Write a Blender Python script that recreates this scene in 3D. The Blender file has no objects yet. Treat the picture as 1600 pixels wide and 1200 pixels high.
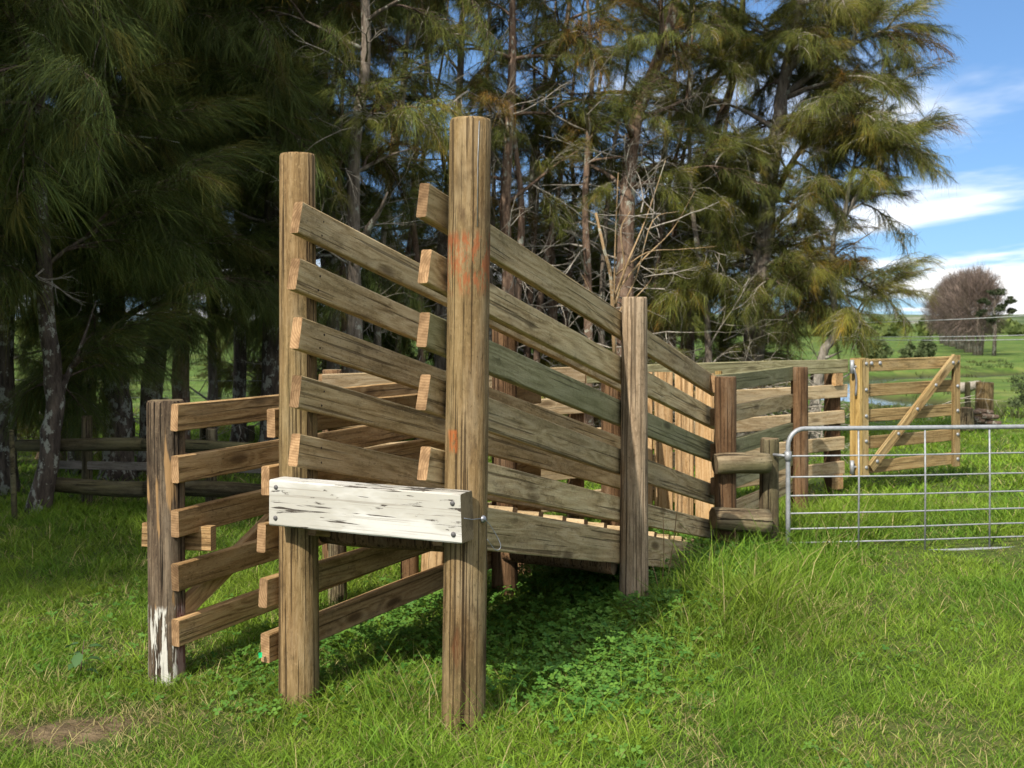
import bpy, math, random
import numpy as np
from mathutils import Vector, Matrix

random.seed(7)
rng = np.random.default_rng(11)
sc = bpy.context.scene
col = sc.collection

# ------------------------------------------------------------------ camera
F_PX, HOR, CAM_H = 1750.0, 512.0, 1.70          # focal length and horizon row of the 1600x1200 photograph
cd = bpy.data.cameras.new('camera')
cd.sensor_width = 36.0
cd.lens = F_PX / 1600 * 36
cd.shift_y = -(600 - HOR) / 1600
cd.clip_start = 0.05
cd.clip_end = 9000
cd.dof.use_dof = True
cd.dof.focus_distance = 5.6
cd.dof.aperture_fstop = 4.5
cam = bpy.data.objects.new('camera', cd)
cam.location = (0, 0, CAM_H)
cam.rotation_euler = (math.radians(90), 0, 0)
col.objects.link(cam)
sc.camera = cam

# ------------------------------------------------------------------ sun, sky, exposure
SUN_EL = math.radians(42)
SUN_AZ = (-0.50, -0.866)                          # horizontal direction towards the sun (behind the camera, to the left)
sl = bpy.data.lights.new('sun', 'SUN')
sl.energy = 3.7
sl.angle = math.radians(0.53)
sl.color = (1.0, 0.93, 0.82)
so = bpy.data.objects.new('sun', sl)
sd = Vector((SUN_AZ[0], SUN_AZ[1], 0)).normalized() * math.cos(SUN_EL) + Vector((0, 0, math.sin(SUN_EL)))
so.rotation_euler = (-sd).to_track_quat('-Z', 'Y').to_euler()
so.location = (-8, -10, 14)
col.objects.link(so)

world = bpy.data.worlds.new('World')
sc.world = world
world.use_nodes = True
sc.view_settings.view_transform = 'Standard'
sc.view_settings.look = 'None'
sc.view_settings.gamma = 1
sc.view_settings.use_curve_mapping = False
sc.view_settings.exposure = 0.92
sc.cycles.use_adaptive_sampling = True
sc.cycles.adaptive_threshold = 0.018
sc.cycles.max_bounces = 6
sc.cycles.diffuse_bounces = 3
sc.cycles.glossy_bounces = 2
sc.cycles.transmission_bounces = 4
sc.cycles.transparent_max_bounces = 6
sc.cycles.caustics_reflective = False
sc.cycles.caustics_refractive = False


# ------------------------------------------------------------------ node helpers
class NT:
    def __init__(self, tree):
        self.t = tree
        tree.nodes.clear()

    def n(self, typ, ins=None, **props):
        nd = self.t.nodes.new(typ)
        for k, v in props.items():
            setattr(nd, k, v)
        for k, v in (ins or {}).items():
            s = nd.inputs[k]
            if hasattr(v, 'is_output'):
                self.t.links.new(v, s)
            else:
                s.default_value = v
        return nd

    def math(self, op, a, b=0.0, c=None, clamp=False):
        d = {0: a, 1: b}
        if c is not None:
            d[2] = c
        return self.n('ShaderNodeMath', d, operation=op, use_clamp=clamp).outputs[0]

    def mix(self, f, a, b, blend='MIX'):
        nd = self.n('ShaderNodeMix', data_type='RGBA', blend_type=blend)
        for idx, v in ((0, f), (6, a), (7, b)):
            if hasattr(v, 'is_output'):
                self.t.links.new(v, nd.inputs[idx])
            else:
                nd.inputs[idx].default_value = (*v, 1) if isinstance(v, tuple) and len(v) == 3 else v
        return nd.outputs[2]

    def noise(self, vec, scale, detail=4, rough=0.55, dist=0.0):
        return self.n('ShaderNodeTexNoise', {'Vector': vec, 'Scale': scale, 'Detail': detail, 'Roughness': rough,
                                             'Distortion': dist}).outputs['Fac']

    def mapping(self, vec, scale=(1, 1, 1), loc=(0, 0, 0)):
        return self.n('ShaderNodeMapping', {'Vector': vec, 'Scale': scale, 'Location': loc}).outputs[0]

    def ss(self, v, a, b, lo=0.0, hi=1.0):
        return self.n('ShaderNodeMapRange', {'Value': v, 'From Min': a, 'From Max': b, 'To Min': lo, 'To Max': hi},
                      interpolation_type='SMOOTHSTEP').outputs[0]

    def ramp(self, fac, stops):
        nd = self.n('ShaderNodeValToRGB', {'Fac': fac})
        el = nd.color_ramp.elements
        while len(el) < len(stops):
            el.new(0.5)
        for e, (p, c) in zip(el, stops):
            e.position = p
            e.color = (*c, 1)
        return nd.outputs['Color']

    def bump(self, h, strength, dist=0.01):
        return self.n('ShaderNodeBump', {'Height': h, 'Strength': strength, 'Distance': dist}).outputs[0]

    def finish(self, color, rough=0.85, normal=None, metallic=0.0, spec=0.3):
        ins = {'Base Color': color if hasattr(color, 'is_output') else (*color, 1), 'Roughness': rough,
               'Metallic': metallic, 'Specular IOR Level': spec}
        if normal is not None:
            ins['Normal'] = normal
        b = self.n('ShaderNodeBsdfPrincipled', ins)
        self.n('ShaderNodeOutputMaterial', {'Surface': b.outputs[0]})


def newmat(name):
    m = bpy.data.materials.new(name)
    m.use_nodes = True
    return m, NT(m.node_tree)


# sky with thin clouds
w = NT(world.node_tree)
sky = w.n('ShaderNodeTexSky', sky_type='NISHITA', sun_disc=False, sun_elevation=SUN_EL,
          sun_rotation=math.atan2(SUN_AZ[0], SUN_AZ[1]), altitude=50, air_density=0.75, dust_density=0.2, ozone_density=2.2)
tc = w.n('ShaderNodeTexCoord')
sep = w.n('ShaderNodeSeparateXYZ', {0: tc.outputs['Generated']})
zz = w.math('MAXIMUM', sep.outputs['Z'], 0.0)
zz = w.math('ADD', zz, 0.045)
px = w.math('DIVIDE', sep.outputs['X'], zz)
py = w.math('DIVIDE', sep.outputs['Y'], zz)
pl = w.n('ShaderNodeCombineXYZ', {0: px, 1: py, 2: 0.0}).outputs[0]
c1 = w.noise(w.mapping(pl, (0.34, 0.20, 1), (20.4, 1.2, 0)), 1.0, 7, 0.56, 0.3)
c2 = w.noise(w.mapping(pl, (0.10, 0.10, 1), (4.2, 20.4, 0)), 1.0, 3, 0.5)
cl = w.math('ADD', w.math('MULTIPLY', c1, 0.7), w.math('MULTIPLY', c2, 0.45))
cmask = w.ss(cl, 0.525, 0.62)
soft = w.n('ShaderNodeGamma', {'Color': sky.outputs[0], 'Gamma': 0.62}).outputs[0]
deep = w.mix(1.0, soft, (0.50, 0.74, 1.02, 1.0), 'MULTIPLY')
skyc = w.mix(w.math('MULTIPLY', cmask, 0.9), deep, (5.6, 5.5, 5.4))
bg = w.n('ShaderNodeBackground', {'Color': skyc, 'Strength': 0.15})
w.n('ShaderNodeOutputWorld', {'Surface': bg.outputs[0]})


# ------------------------------------------------------------------ materials
def wood(name, dark, mid, light, axis='X', green=0.0, crack=0.0, rough=0.85, stain=0.5, knots=True, extra=None, val=(0.8, 1.15)):
    rw = 0.20 if axis == 'X' else 0.08
    m, t = newmat(name)
    tc = t.n('ShaderNodeTexCoord').outputs['Object']
    rnd = t.n('ShaderNodeObjectInfo').outputs['Random']
    off = t.n('ShaderNodeCombineXYZ', {0: t.math('MULTIPLY', rnd, 37.0), 1: t.math('MULTIPLY', rnd, 91.0),
                                       2: t.math('MULTIPLY', rnd, 53.0)}).outputs[0]
    v = t.n('ShaderNodeVectorMath', {0: tc, 1: off}, operation='ADD').outputs[0]

    def sc3(a, c):
        return (a, c, c) if axis == 'X' else (c, c, a)
    # knots bend the grain round themselves
    vor = t.n('ShaderNodeTexVoronoi', {'Vector': t.mapping(v, sc3(2.6, 8.5)), 'Scale': 1.0})
    pick = t.math('GREATER_THAN', t.n('ShaderNodeSeparateColor', {0: vor.outputs['Color']}).outputs[0], 0.55)
    kd = vor.outputs['Distance']
    knot = t.math('MULTIPLY', t.ss(kd, 0.30, 0.10), pick)
    halo = t.math('MULTIPLY', t.ss(kd, 0.55, 0.10), pick)
    low = t.noise(t.mapping(v, sc3(0.55, 6.5)), 1.0, 2, 0.5)
    low = t.math('ADD', low, t.math('MULTIPLY', halo, 0.10))
    rings = t.math('MULTIPLY_ADD', t.math('SINE', t.math('MULTIPLY', low, 75.0)), 0.5, 0.5)
    grain = t.noise(t.mapping(v, sc3(3.4, 52.0)), 1.0, 6, 0.68)
    fine = t.noise(t.mapping(v, sc3(22.0, 190.0)), 1.0, 4, 0.65)
    f = t.math('ADD', t.math('MULTIPLY', rings, rw), t.math('ADD', t.math('MULTIPLY', grain, 0.62 + (0.28 - rw) * 0.6), t.math('MULTIPLY', fine, 0.32)))
    c = t.ramp(f, [(0.36, dark), (0.55, mid), (0.76, light)])
    blot = t.noise(t.mapping(v, sc3(1.3, 4.5)), 1.0, 4, 0.6)
    c = t.mix(t.ss(blot, 0.42, 0.68, 0.0, stain), c, tuple(x * 0.55 for x in dark))
    grey = t.noise(t.mapping(v, sc3(2.1, 9.0), (5, 3, 1)), 1.0, 4, 0.65)
    c = t.mix(t.ss(grey, 0.48, 0.72, 0.0, 0.4), c, tuple(0.5 * a_ + 0.5 * b_ for a_, b_ in zip(light, (0.30, 0.265, 0.20))))
    spk = t.noise(t.mapping(v, sc3(38.0, 70.0), (3, 6, 2)), 1.0, 4, 0.7)
    c = t.mix(t.math('MULTIPLY', t.ss(spk, 0.56, 0.68, 0.0, 0.6), t.ss(blot, 0.36, 0.6, 0.3, 1.0)), c, tuple(x * 0.4 for x in dark))
    c = t.mix(t.ss(spk, 0.44, 0.32, 0.0, 0.35), c, tuple(min(1.0, x * 1.2) for x in light))
    st4 = t.noise(t.mapping(v, sc3(7.0, 16.0), (8, 3, 5)), 1.0, 5, 0.7)
    c = t.mix(t.ss(st4, 0.56, 0.70, 0.0, 0.5), c, tuple(x * 0.5 for x in dark))
    if green:
        gn = t.noise(t.mapping(v, sc3(0.9, 3.0), (9, 2, 4)), 1.0, 3, 0.55)
        c = t.mix(t.ss(gn, 0.30, 0.66, 0.0, green), c, (0.155, 0.165, 0.075))
    h = t.math('ADD', t.math('MULTIPLY', grain, 0.6), t.math('MULTIPLY', fine, 0.5))
    if crack:
        cn = t.noise(t.mapping(v, sc3(0.7, 52.0), (2, 8, 6)), 1.0, 3, 0.5)
        cm = t.ss(cn, 0.60, 0.645, 0.0, crack)
        c = t.mix(cm, c, tuple(x * 0.22 for x in dark))
        h = t.math('SUBTRACT', h, t.math('MULTIPLY', cm, 1.6))
    if axis == 'Z':
        c3 = t.noise(t.mapping(v, sc3(0.9, 95.0), (6, 1, 9)), 1.0, 2, 0.5)
        cm2 = t.ss(c3, 0.585, 0.64, 0.0, 0.75)
        c = t.mix(cm2, c, tuple(x * 0.3 for x in dark))
        h = t.math('SUBTRACT', h, cm2)
        st3 = t.noise(t.mapping(v, sc3(3.2, 7.0), (1, 4, 7)), 1.0, 5, 0.65)
        c = t.mix(t.ss(st3, 0.52, 0.70, 0.0, 0.6), c, tuple(x * 0.6 for x in dark))
    if knots:
        c = t.mix(t.math('MULTIPLY', knot, 0.75), c, tuple(x * 0.42 for x in dark))
    c = t.mix(1.0, c, t.n('ShaderNodeCombineColor', {i: t.math('MULTIPLY_ADD', rnd, val[1] - val[0], val[0]) for i in range(3)}).outputs[0], 'MULTIPLY')
    if extra:
        c, h = extra(t, tc, v, c, h)
    t.finish(c, rough, t.bump(t.math('ADD', h, t.math('MULTIPLY', spk, 0.4)), 0.8, 0.007), spec=0.15)
    return m


def endgrain(name, a, b):
    m, t = newmat(name)
    tc = t.n('ShaderNodeTexCoord').outputs['Object']
    rnd = t.n('ShaderNodeObjectInfo').outputs['Random']
    o = t.n('ShaderNodeCombineXYZ', {0: 0.0, 1: t.math('MULTIPLY', rnd, 0.12), 2: t.math('MULTIPLY_ADD', rnd, 0.3, -0.25)}).outputs[0]
    v = t.n('ShaderNodeVectorMath', {0: tc, 1: o}, operation='ADD').outputs[0]
    wv = t.n('ShaderNodeTexWave', {'Vector': v, 'Scale': 26.0, 'Distortion': 2.0, 'Detail': 3.0, 'Detail Scale': 2.0}, wave_type='RINGS', rings_direction='X').outputs['Fac']
    nz = t.noise(v, 45.0, 4, 0.7)
    c = t.mix(t.math('MULTIPLY_ADD', nz, 0.7, t.math('MULTIPLY', wv, 0.35)), a, b)
    dirt = t.noise(v, 14.0, 4, 0.65)
    c = t.mix(t.ss(dirt, 0.42, 0.66, 0.0, 0.6), c, tuple(x * 0.6 for x in a))
    k_ = t.math('MULTIPLY_ADD', t.math('FRACT', t.math('MULTIPLY', rnd, 7.31)), 0.55, 0.58)
    c = t.mix(1.0, c, t.n('ShaderNodeCombineColor', {0: k_, 1: k_, 2: k_}).outputs[0], 'MULTIPLY')
    t.finish(c, 0.9, t.bump(nz, 0.5, 0.004), spec=0.15)
    return m


M = {}
M['rail_warm'] = wood('rail_warm_timber', (0.17, 0.092, 0.036), (0.36, 0.215, 0.092), (0.50, 0.33, 0.16), green=0.12, stain=0.4, crack=0.55)
M['rail_grey'] = wood('rail_weathered_timber', (0.20, 0.132, 0.062), (0.40, 0.288, 0.148), (0.54, 0.42, 0.245), green=0.22, stain=0.45, crack=0.6)
M['rail_green'] = wood('rail_greenish_timber', (0.15, 0.125, 0.060), (0.27, 0.24, 0.125), (0.38, 0.345, 0.20), green=0.42, stain=0.35, crack=0.5)
M['rail_pale'] = wood('rail_new_pine', (0.27, 0.18, 0.09), (0.42, 0.305, 0.17), (0.53, 0.41, 0.255), green=0.15, stain=0.3, crack=0.4)
M['paling'] = wood('paling_pine', (0.25, 0.145, 0.062), (0.39, 0.245, 0.115), (0.49, 0.335, 0.18), stain=0.45, crack=0.5)
M['paling_z'] = wood('paling_pine_upright', (0.30, 0.165, 0.068), (0.43, 0.26, 0.115), (0.51, 0.33, 0.165), axis='Z', stain=0.25)
M['gate_wood'] = wood('gate_timber', (0.15, 0.092, 0.036), (0.29, 0.19, 0.08), (0.40, 0.285, 0.13), green=0.2, stain=0.4, crack=0.5)
M['gate_sunlit'] = wood('gate_timber_sunlit_tone', (0.20, 0.125, 0.04), (0.34, 0.225, 0.075), (0.44, 0.31, 0.12), stain=0.4, crack=0.4)  # gate timber with the yellow of sunlit stile edges put into its colour
M['post'] = wood('post_round_timber', (0.082, 0.047, 0.020), (0.205, 0.130, 0.058), (0.325, 0.228, 0.118), axis='Z', green=0.22, crack=0.75, stain=0.45, val=(0.88, 1.12))
M['post_grey'] = wood('post_greyed_timber', (0.16, 0.112, 0.068), (0.28, 0.205, 0.13), (0.38, 0.295, 0.20), axis='Z', crack=0.6, stain=0.3)
M['post_brown'] = wood('post_brown_timber', (0.085, 0.043, 0.02), (0.155, 0.088, 0.043), (0.21, 0.128, 0.068), axis='Z', crack=0.6, stain=0.45)
M['log'] = wood('log_timber', (0.07, 0.048, 0.027), (0.15, 0.11, 0.066), (0.235, 0.185, 0.115), axis='X', crack=0.9, green=0.4, stain=0.8)
M['log_z'] = wood('log_post_timber', (0.06, 0.042, 0.024), (0.14, 0.10, 0.06), (0.225, 0.175, 0.11), axis='Z', crack=0.9, green=0.3, stain=0.8)
M['mossy_log'] = wood('mossy_log_timber', (0.028, 0.020, 0.012), (0.065, 0.052, 0.026), (0.115, 0.095, 0.048), axis='X', crack=0.7, green=0.25, stain=0.6)
M['dull'] = wood('dull_grey_plank', (0.10, 0.085, 0.07), (0.165, 0.145, 0.12), (0.22, 0.195, 0.165), stain=0.3)
M['end'] = endgrain('end_grain_fresh', (0.17, 0.092, 0.042), (0.44, 0.285, 0.15))
M['end_old'] = endgrain('end_grain_old', (0.11, 0.078, 0.045), (0.27, 0.205, 0.12))
M['end_green'] = endgrain('end_grain_mossy', (0.12, 0.115, 0.05), (0.26, 0.23, 0.12))


def p1_extra(t, tc, v, c, h):
    s = t.n('ShaderNodeSeparateXYZ', {0: tc})
    z = s.outputs['Z']
    nz = t.noise(t.mapping(tc, (34, 34, 9)), 1.0, 5, 0.75)
    band = t.math('MULTIPLY', t.ss(z, 1.93, 2.02), t.ss(z, 2.24, 2.19))
    m1 = t.math('MULTIPLY', band, t.ss(nz, 0.47, 0.56, 0, 0.7))
    c = t.mix(m1, c, (0.27, 0.075, 0.026))
    b2 = t.math('MULTIPLY', t.math('MULTIPLY', t.ss(z, 1.29, 1.31), t.ss(z, 1.40, 1.385)), t.math('MULTIPLY', t.ss(s.outputs['X'], -0.085, -0.065), t.ss(s.outputs['X'], -0.03, -0.042)))
    c = t.mix(t.math('MULTIPLY', b2, t.ss(nz, 0.44, 0.54, 0, 0.75)), c, (0.36, 0.10, 0.025))
    b3 = t.math('MULTIPLY', t.ss(z, 2.38, 2.30), t.ss(z, 2.2, 2.3))
    c = t.mix(t.math('MULTIPLY', b3, t.ss(nz, 0.45, 0.62, 0, 0.55)), c, (0.06, 0.035, 0.02))
    # torn gouge near the foot
    gx = t.math('MULTIPLY', t.math('ABSOLUTE', t.math('ADD', s.outputs['X'], 0.028)), 24.0)
    gz = t.math('MULTIPLY', t.math('ABSOLUTE', t.math('SUBTRACT', z, 0.49)), 6.0)
    fib = t.noise(t.mapping(tc, (60, 60, 5)), 1.0, 4, 0.7)
    g = t.ss(t.math('ADD', t.math('ADD', gx, gz), t.math('MULTIPLY', fib, 0.9)), 1.25, 0.85)
    c = t.mix(t.math('MULTIPLY', g, t.ss(fib, 0.42, 0.56, 0.35, 1.0)), c, (0.10, 0.042, 0.016))
    h = t.math('SUBTRACT', h, t.math('MULTIPLY', g, t.math('MULTIPLY', fib, 4.0)))
    return c, h


M['post_marked'] = wood('post_round_timber_stained', (0.082, 0.047, 0.020), (0.205, 0.130, 0.058), (0.325, 0.228, 0.118), axis='Z', green=0.2, crack=0.75, stain=0.45, extra=p1_extra, val=(1.0, 1.0))


def old_extra(t, tc, v, c, h):
    s = t.n('ShaderNodeSeparateXYZ', {0: tc})
    z = s.outputs['Z']
    st = t.noise(t.mapping(tc, (38, 38, 4.0)), 1.0, 5, 0.62)
    edge = t.math('ADD', z, t.math('MULTIPLY_ADD', st, 0.16, -0.08))
    zone = t.ss(edge, 0.47, 0.44)
    flake = t.ss(st, 0.48, 0.53)
    c = t.mix(t.math('MULTIPLY', zone, flake), c, (0.50, 0.485, 0.43))
    h = t.math('ADD', h, t.math('MULTIPLY', t.math('MULTIPLY', zone, flake), 0.8))
    red = t.math('MULTIPLY', t.ss(s.outputs['X'], 0.062, 0.072), t.math('MULTIPLY', t.ss(z, 0.5, 0.4), t.ss(z, 0.0, 0.1)))
    c = t.mix(t.math('MULTIPLY', red, 0.7), c, (0.16, 0.03, 0.03))
    tan = t.noise(t.mapping(tc, (16, 16, 1.6), (4, 1, 2)), 1.0, 3, 0.5)
    c = t.mix(t.math('MULTIPLY', t.ss(tan, 0.58, 0.62), t.ss(edge, 0.44, 0.47)), c, (0.27, 0.165, 0.075))
    return c, h


M['post_old'] = wood('post_old_weathered', (0.026, 0.018, 0.012), (0.088, 0.062, 0.040), (0.20, 0.148, 0.095), axis='Z', crack=1.0, stain=0.5, knots=False, extra=old_extra, val=(1, 1))


def white_paint():
    m, t = newmat('flaking_white_paint')
    tc = t.n('ShaderNodeTexCoord').outputs['Object']
    n1 = t.noise(t.mapping(tc, (5, 30, 30)), 1.0, 6, 0.65)
    n2 = t.noise(t.mapping(tc, (2.2, 7, 7), (3, 1, 1)), 1.0, 4, 0.6)
    n3 = t.noise(t.mapping(tc, (40, 60, 60)), 1.0, 3, 0.6)
    wht = t.mix(t.ss(n2, 0.42, 0.60, 0, 0.75), (0.50, 0.492, 0.46), (0.33, 0.315, 0.27))
    wht = t.mix(t.ss(n3, 0.5, 0.75, 0, 0.35), wht, (0.42, 0.39, 0.32))
    # flakes lost along the grain, more of them in worn zones
    s = t.n('ShaderNodeSeparateXYZ', {0: tc})
    edge = t.ss(t.math('ABSOLUTE', s.outputs['Z']), 0.088, 0.1, 0, 0.075)
    lost = t.ss(t.math('ADD', t.math('ADD', n1, t.math('MULTIPLY', n2, 0.42)), edge), 0.855, 0.88)
    vor = t.n('ShaderNodeTexVoronoi', {'Vector': t.mapping(tc, (9, 14, 14)), 'Scale': 1.0})
    spot = t.math('MULTIPLY', t.ss(vor.outputs['Distance'], 0.11, 0.07), t.math('GREATER_THAN', t.n('ShaderNodeSeparateColor', {0: vor.outputs['Color']}).outputs[1], 0.6))
    lost = t.math('MAXIMUM', lost, spot)
    crk = t.noise(t.mapping(tc, (2.6, 75, 75), (1, 7, 2)), 1.0, 3, 0.5, 0.4)
    lost = t.math('MAXIMUM', lost, t.math('MULTIPLY', t.ss(crk, 0.625, 0.65), t.ss(n2, 0.44, 0.5)))
    fc = t.noise(t.mapping(tc, (1.1, 120, 120), (4, 2, 5)), 1.0, 2, 0.5)
    wht = t.mix(t.ss(fc, 0.58, 0.66, 0, 0.5), wht, (0.20, 0.18, 0.145))
    c = t.mix(lost, wht, (0.055, 0.045, 0.036))
    t.finish(c, 0.7, t.bump(t.math('SUBTRACT', t.math('MULTIPLY', n3, 0.3), lost), 0.6, 0.004), spec=0.25)
    return m


M['white'] = white_paint()


def metal(name, c, rough, metallic=0.8):
    m, t = newmat(name)
    tc = t.n('ShaderNodeTexCoord').outputs['Object']
    n = t.noise(tc, 30.0, 4, 0.6)
    cc = t.mix(t.ss(n, 0.35, 0.7), c, tuple(x * 0.72 for x in c))
    t.finish(cc, rough, t.bump(n, 0.1, 0.002), metallic=metallic, spec=0.5)
    return m


M['galv'] = metal('galvanised_steel', (0.31, 0.325, 0.34), 0.55, 0.4)
M['bolt'] = metal('bolt_steel', (0.30, 0.31, 0.34), 0.45, 0.7)
M['rust_bolt'] = metal('dull_bolt_head', (0.13, 0.125, 0.125), 0.7, 0.4)
M['rust'] = metal('rusty_nail', (0.05, 0.028, 0.018), 0.8, 0.2)
M['wire'] = metal('wire_pale', (0.42, 0.43, 0.42), 0.55, 0.3)


def bark(name, dark, light, lichen=0.5, scale=1.0):
    m, t = newmat(name)
    tc = t.n('ShaderNodeTexCoord').outputs['Object']
    a = t.noise(t.mapping(tc, (22 * scale, 22 * scale, 5 * scale)), 1.0, 6, 0.65)
    b = t.noise(t.mapping(tc, (2.5, 2.5, 1.5)), 1.0, 4, 0.6)
    c = t.ramp(a, [(0.35, dark), (0.66, light)])
    c = t.mix(t.ss(b, 0.42, 0.7, 0, 0.5), c, tuple(x * 0.6 for x in dark))
    l1 = t.noise(t.mapping(tc, (13, 13, 9), (3, 3, 3)), 1.0, 5, 0.7)
    l2 = t.noise(t.mapping(tc, (1.7, 1.7, 1.1), (7, 1, 3)), 1.0, 3, 0.5)
    lm = t.ss(t.math('ADD', l1, t.math('MULTIPLY', l2, 0.5)), 0.84 - 0.05 * lichen, 0.90 - 0.05 * lichen, 0, 0.75)
    c = t.mix(lm, c, (0.34, 0.35, 0.29))
    t.finish(c, 0.95, t.bump(a, 0.9, 0.03), spec=0.1)
    return m


M['bark_dark'] = bark('bark_dark_lichen', (0.036, 0.028, 0.022), (0.14, 0.112, 0.088), 1.0)
M['bark_red'] = bark('bark_reddish', (0.075, 0.046, 0.032), (0.26, 0.18, 0.128), 0.4)
M['bark_grey'] = bark('bark_greyish', (0.085, 0.068, 0.052), (0.27, 0.225, 0.18), 0.6)
M['bark_pale'] = bark('bark_pale_grey', (0.13, 0.115, 0.095), (0.33, 0.30, 0.25), 0.4)
M['deadwood'] = bark('bare_dead_twig', (0.20, 0.175, 0.14), (0.44, 0.40, 0.34), 0.2)
M['tan_stem'] = bark('bare_tan_stem', (0.20, 0.13, 0.065), (0.40, 0.29, 0.165), 0.1)
M['brown_twig'] = bark('brown_twig', (0.075, 0.052, 0.038), (0.165, 0.12, 0.092), 0.2)


def leafy(name, tint, trans=0.3, rough=0.75):
    m, t = newmat(name)
    at = t.n('ShaderNodeAttribute', attribute_name='col').outputs['Color']
    rnd = t.n('ShaderNodeObjectInfo').outputs['Random']
    k = t.math('MULTIPLY_ADD', rnd, 0.5, 0.75)
    c = t.mix(1.0, at, (*tint, 1.0), 'MULTIPLY')
    c = t.mix(1.0, c, t.n('ShaderNodeCombineColor', {0: k, 1: k, 2: k}).outputs[0], 'MULTIPLY')
    d = t.n('ShaderNodeBsdfPrincipled', {'Base Color': c, 'Roughness': rough, 'Specular IOR Level': 0.25})
    tr = t.n('ShaderNodeBsdfTranslucent', {'Color': c})
    mx = t.n('ShaderNodeMixShader', {0: trans, 1: d.outputs[0], 2: tr.outputs[0]})
    t.n('ShaderNodeOutputMaterial', {'Surface': mx.outputs[0]})
    return m


M['needle_green'] = leafy('needles_dark_green', (1.18, 1.32, 0.95))
M['needle_dull'] = leafy('needles_dull_green', (1.6, 1.55, 1.05))
M['needle_olive'] = leafy('needles_olive', (1.75, 1.6, 0.98))
M['needle_gold'] = leafy('needles_golden_brown', (2.35, 1.95, 1.15))
M['needle_rust'] = leafy('needles_rusty', (1.9, 1.15, 0.72))
M['blade'] = leafy('grass_blades', (1, 1, 1), 0.35, 0.6)
M['clover'] = leafy('clover_leaves', (1, 1, 1), 0.25, 0.6)
M['shrub_leaf'] = leafy('shrub_leaves', (1, 1, 1), 0.25)

# ------------------------------------------------------------------ pixel helpers and mesh helpers
def at(px, py, Y):
    """photo pixel + distance from the camera plane -> point"""
    return Vector(((px - 800) * Y / F_PX, Y, CAM_H - (py - HOR) * Y / F_PX))


def mesh_np(name, V, F, mats, colr=None, smooth=False, midx=None):
    V = np.asarray(V, dtype=np.float32)
    F = np.asarray(F, dtype=np.int32)
    me = bpy.data.meshes.new(name)
    k = F.shape[1]
    me.vertices.add(len(V))
    me.vertices.foreach_set('co', V.ravel())
    me.loops.add(F.size)
    me.loops.foreach_set('vertex_index', F.ravel())
    me.polygons.add(len(F))
    me.polygons.foreach_set('loop_start', np.arange(0, F.size, k, dtype=np.int32))
    me.polygons.foreach_set('loop_total', np.full(len(F), k, dtype=np.int32))
    if smooth:
        me.polygons.foreach_set('use_smooth', np.ones(len(F), dtype=bool))
    if midx is not None:
        me.polygons.foreach_set('material_index', np.asarray(midx, dtype=np.int32))
    for mm in mats:
        me.materials.append(mm)
    if colr is not None:
        ca = me.color_attributes.new('col', 'FLOAT_COLOR', 'POINT')
        c4 = np.ones((len(V), 4), dtype=np.float32)
        c4[:, :3] = colr
        ca.data.foreach_set('color', c4.ravel())
    me.update(calc_edges=True)
    return me


def mesh_py(name, V, F, mats, smooth=False, midx=None):
    me = bpy.data.meshes.new(name)
    me.from_pydata([tuple(v) for v in V], [], F)
    for mm in mats:
        me.materials.append(mm)
    if midx:
        for p, i in zip(me.polygons, midx):
            p.material_index = i
    if smooth:
        for p in me.polygons:
            p.use_smooth = True
    me.update()
    return me


def tag(o, label, cat, group=None, kind=None):
    if label:
        o['label'] = label
    if cat:
        o['category'] = cat
    if group:
        o['group'] = group
    if kind:
        o['kind'] = kind
    return o


def thing(name, label, cat, loc=(0, 0, 0), group=None):
    o = bpy.data.objects.new(name, None)
    o.location = loc
    o.empty_display_size = 0.1
    col.objects.link(o)
    return tag(o, label, cat, group)


WLOC = {}


def put(name, me, parent=None, mat=None):
    """link a mesh; mat is its matrix in the world"""
    o = bpy.data.objects.new(name, me)
    col.objects.link(o)
    mat = mat or Matrix()
    if parent is not None:
        o.parent = parent
        pw = WLOC.get(parent.name)
        if pw is None:
            pw = Matrix.Translation(parent.location)
        o.matrix_basis = pw.inverted() @ mat
    else:
        o.matrix_basis = mat
    WLOC[o.name] = mat.copy()
    return o


def frame(p0, p1, up=(0, 0, 1)):
    x = (Vector(p1) - Vector(p0)).normalized()
    u = Vector(up)
    y = u.cross(x)
    if y.length < 1e-4:
        y = Vector((0, 1, 0)).cross(x)
    y.normalize()
    z = x.cross(y)
    m = Matrix((x, y, z)).transposed().to_4x4()
    m.translation = Vector(p0)
    return m


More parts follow.
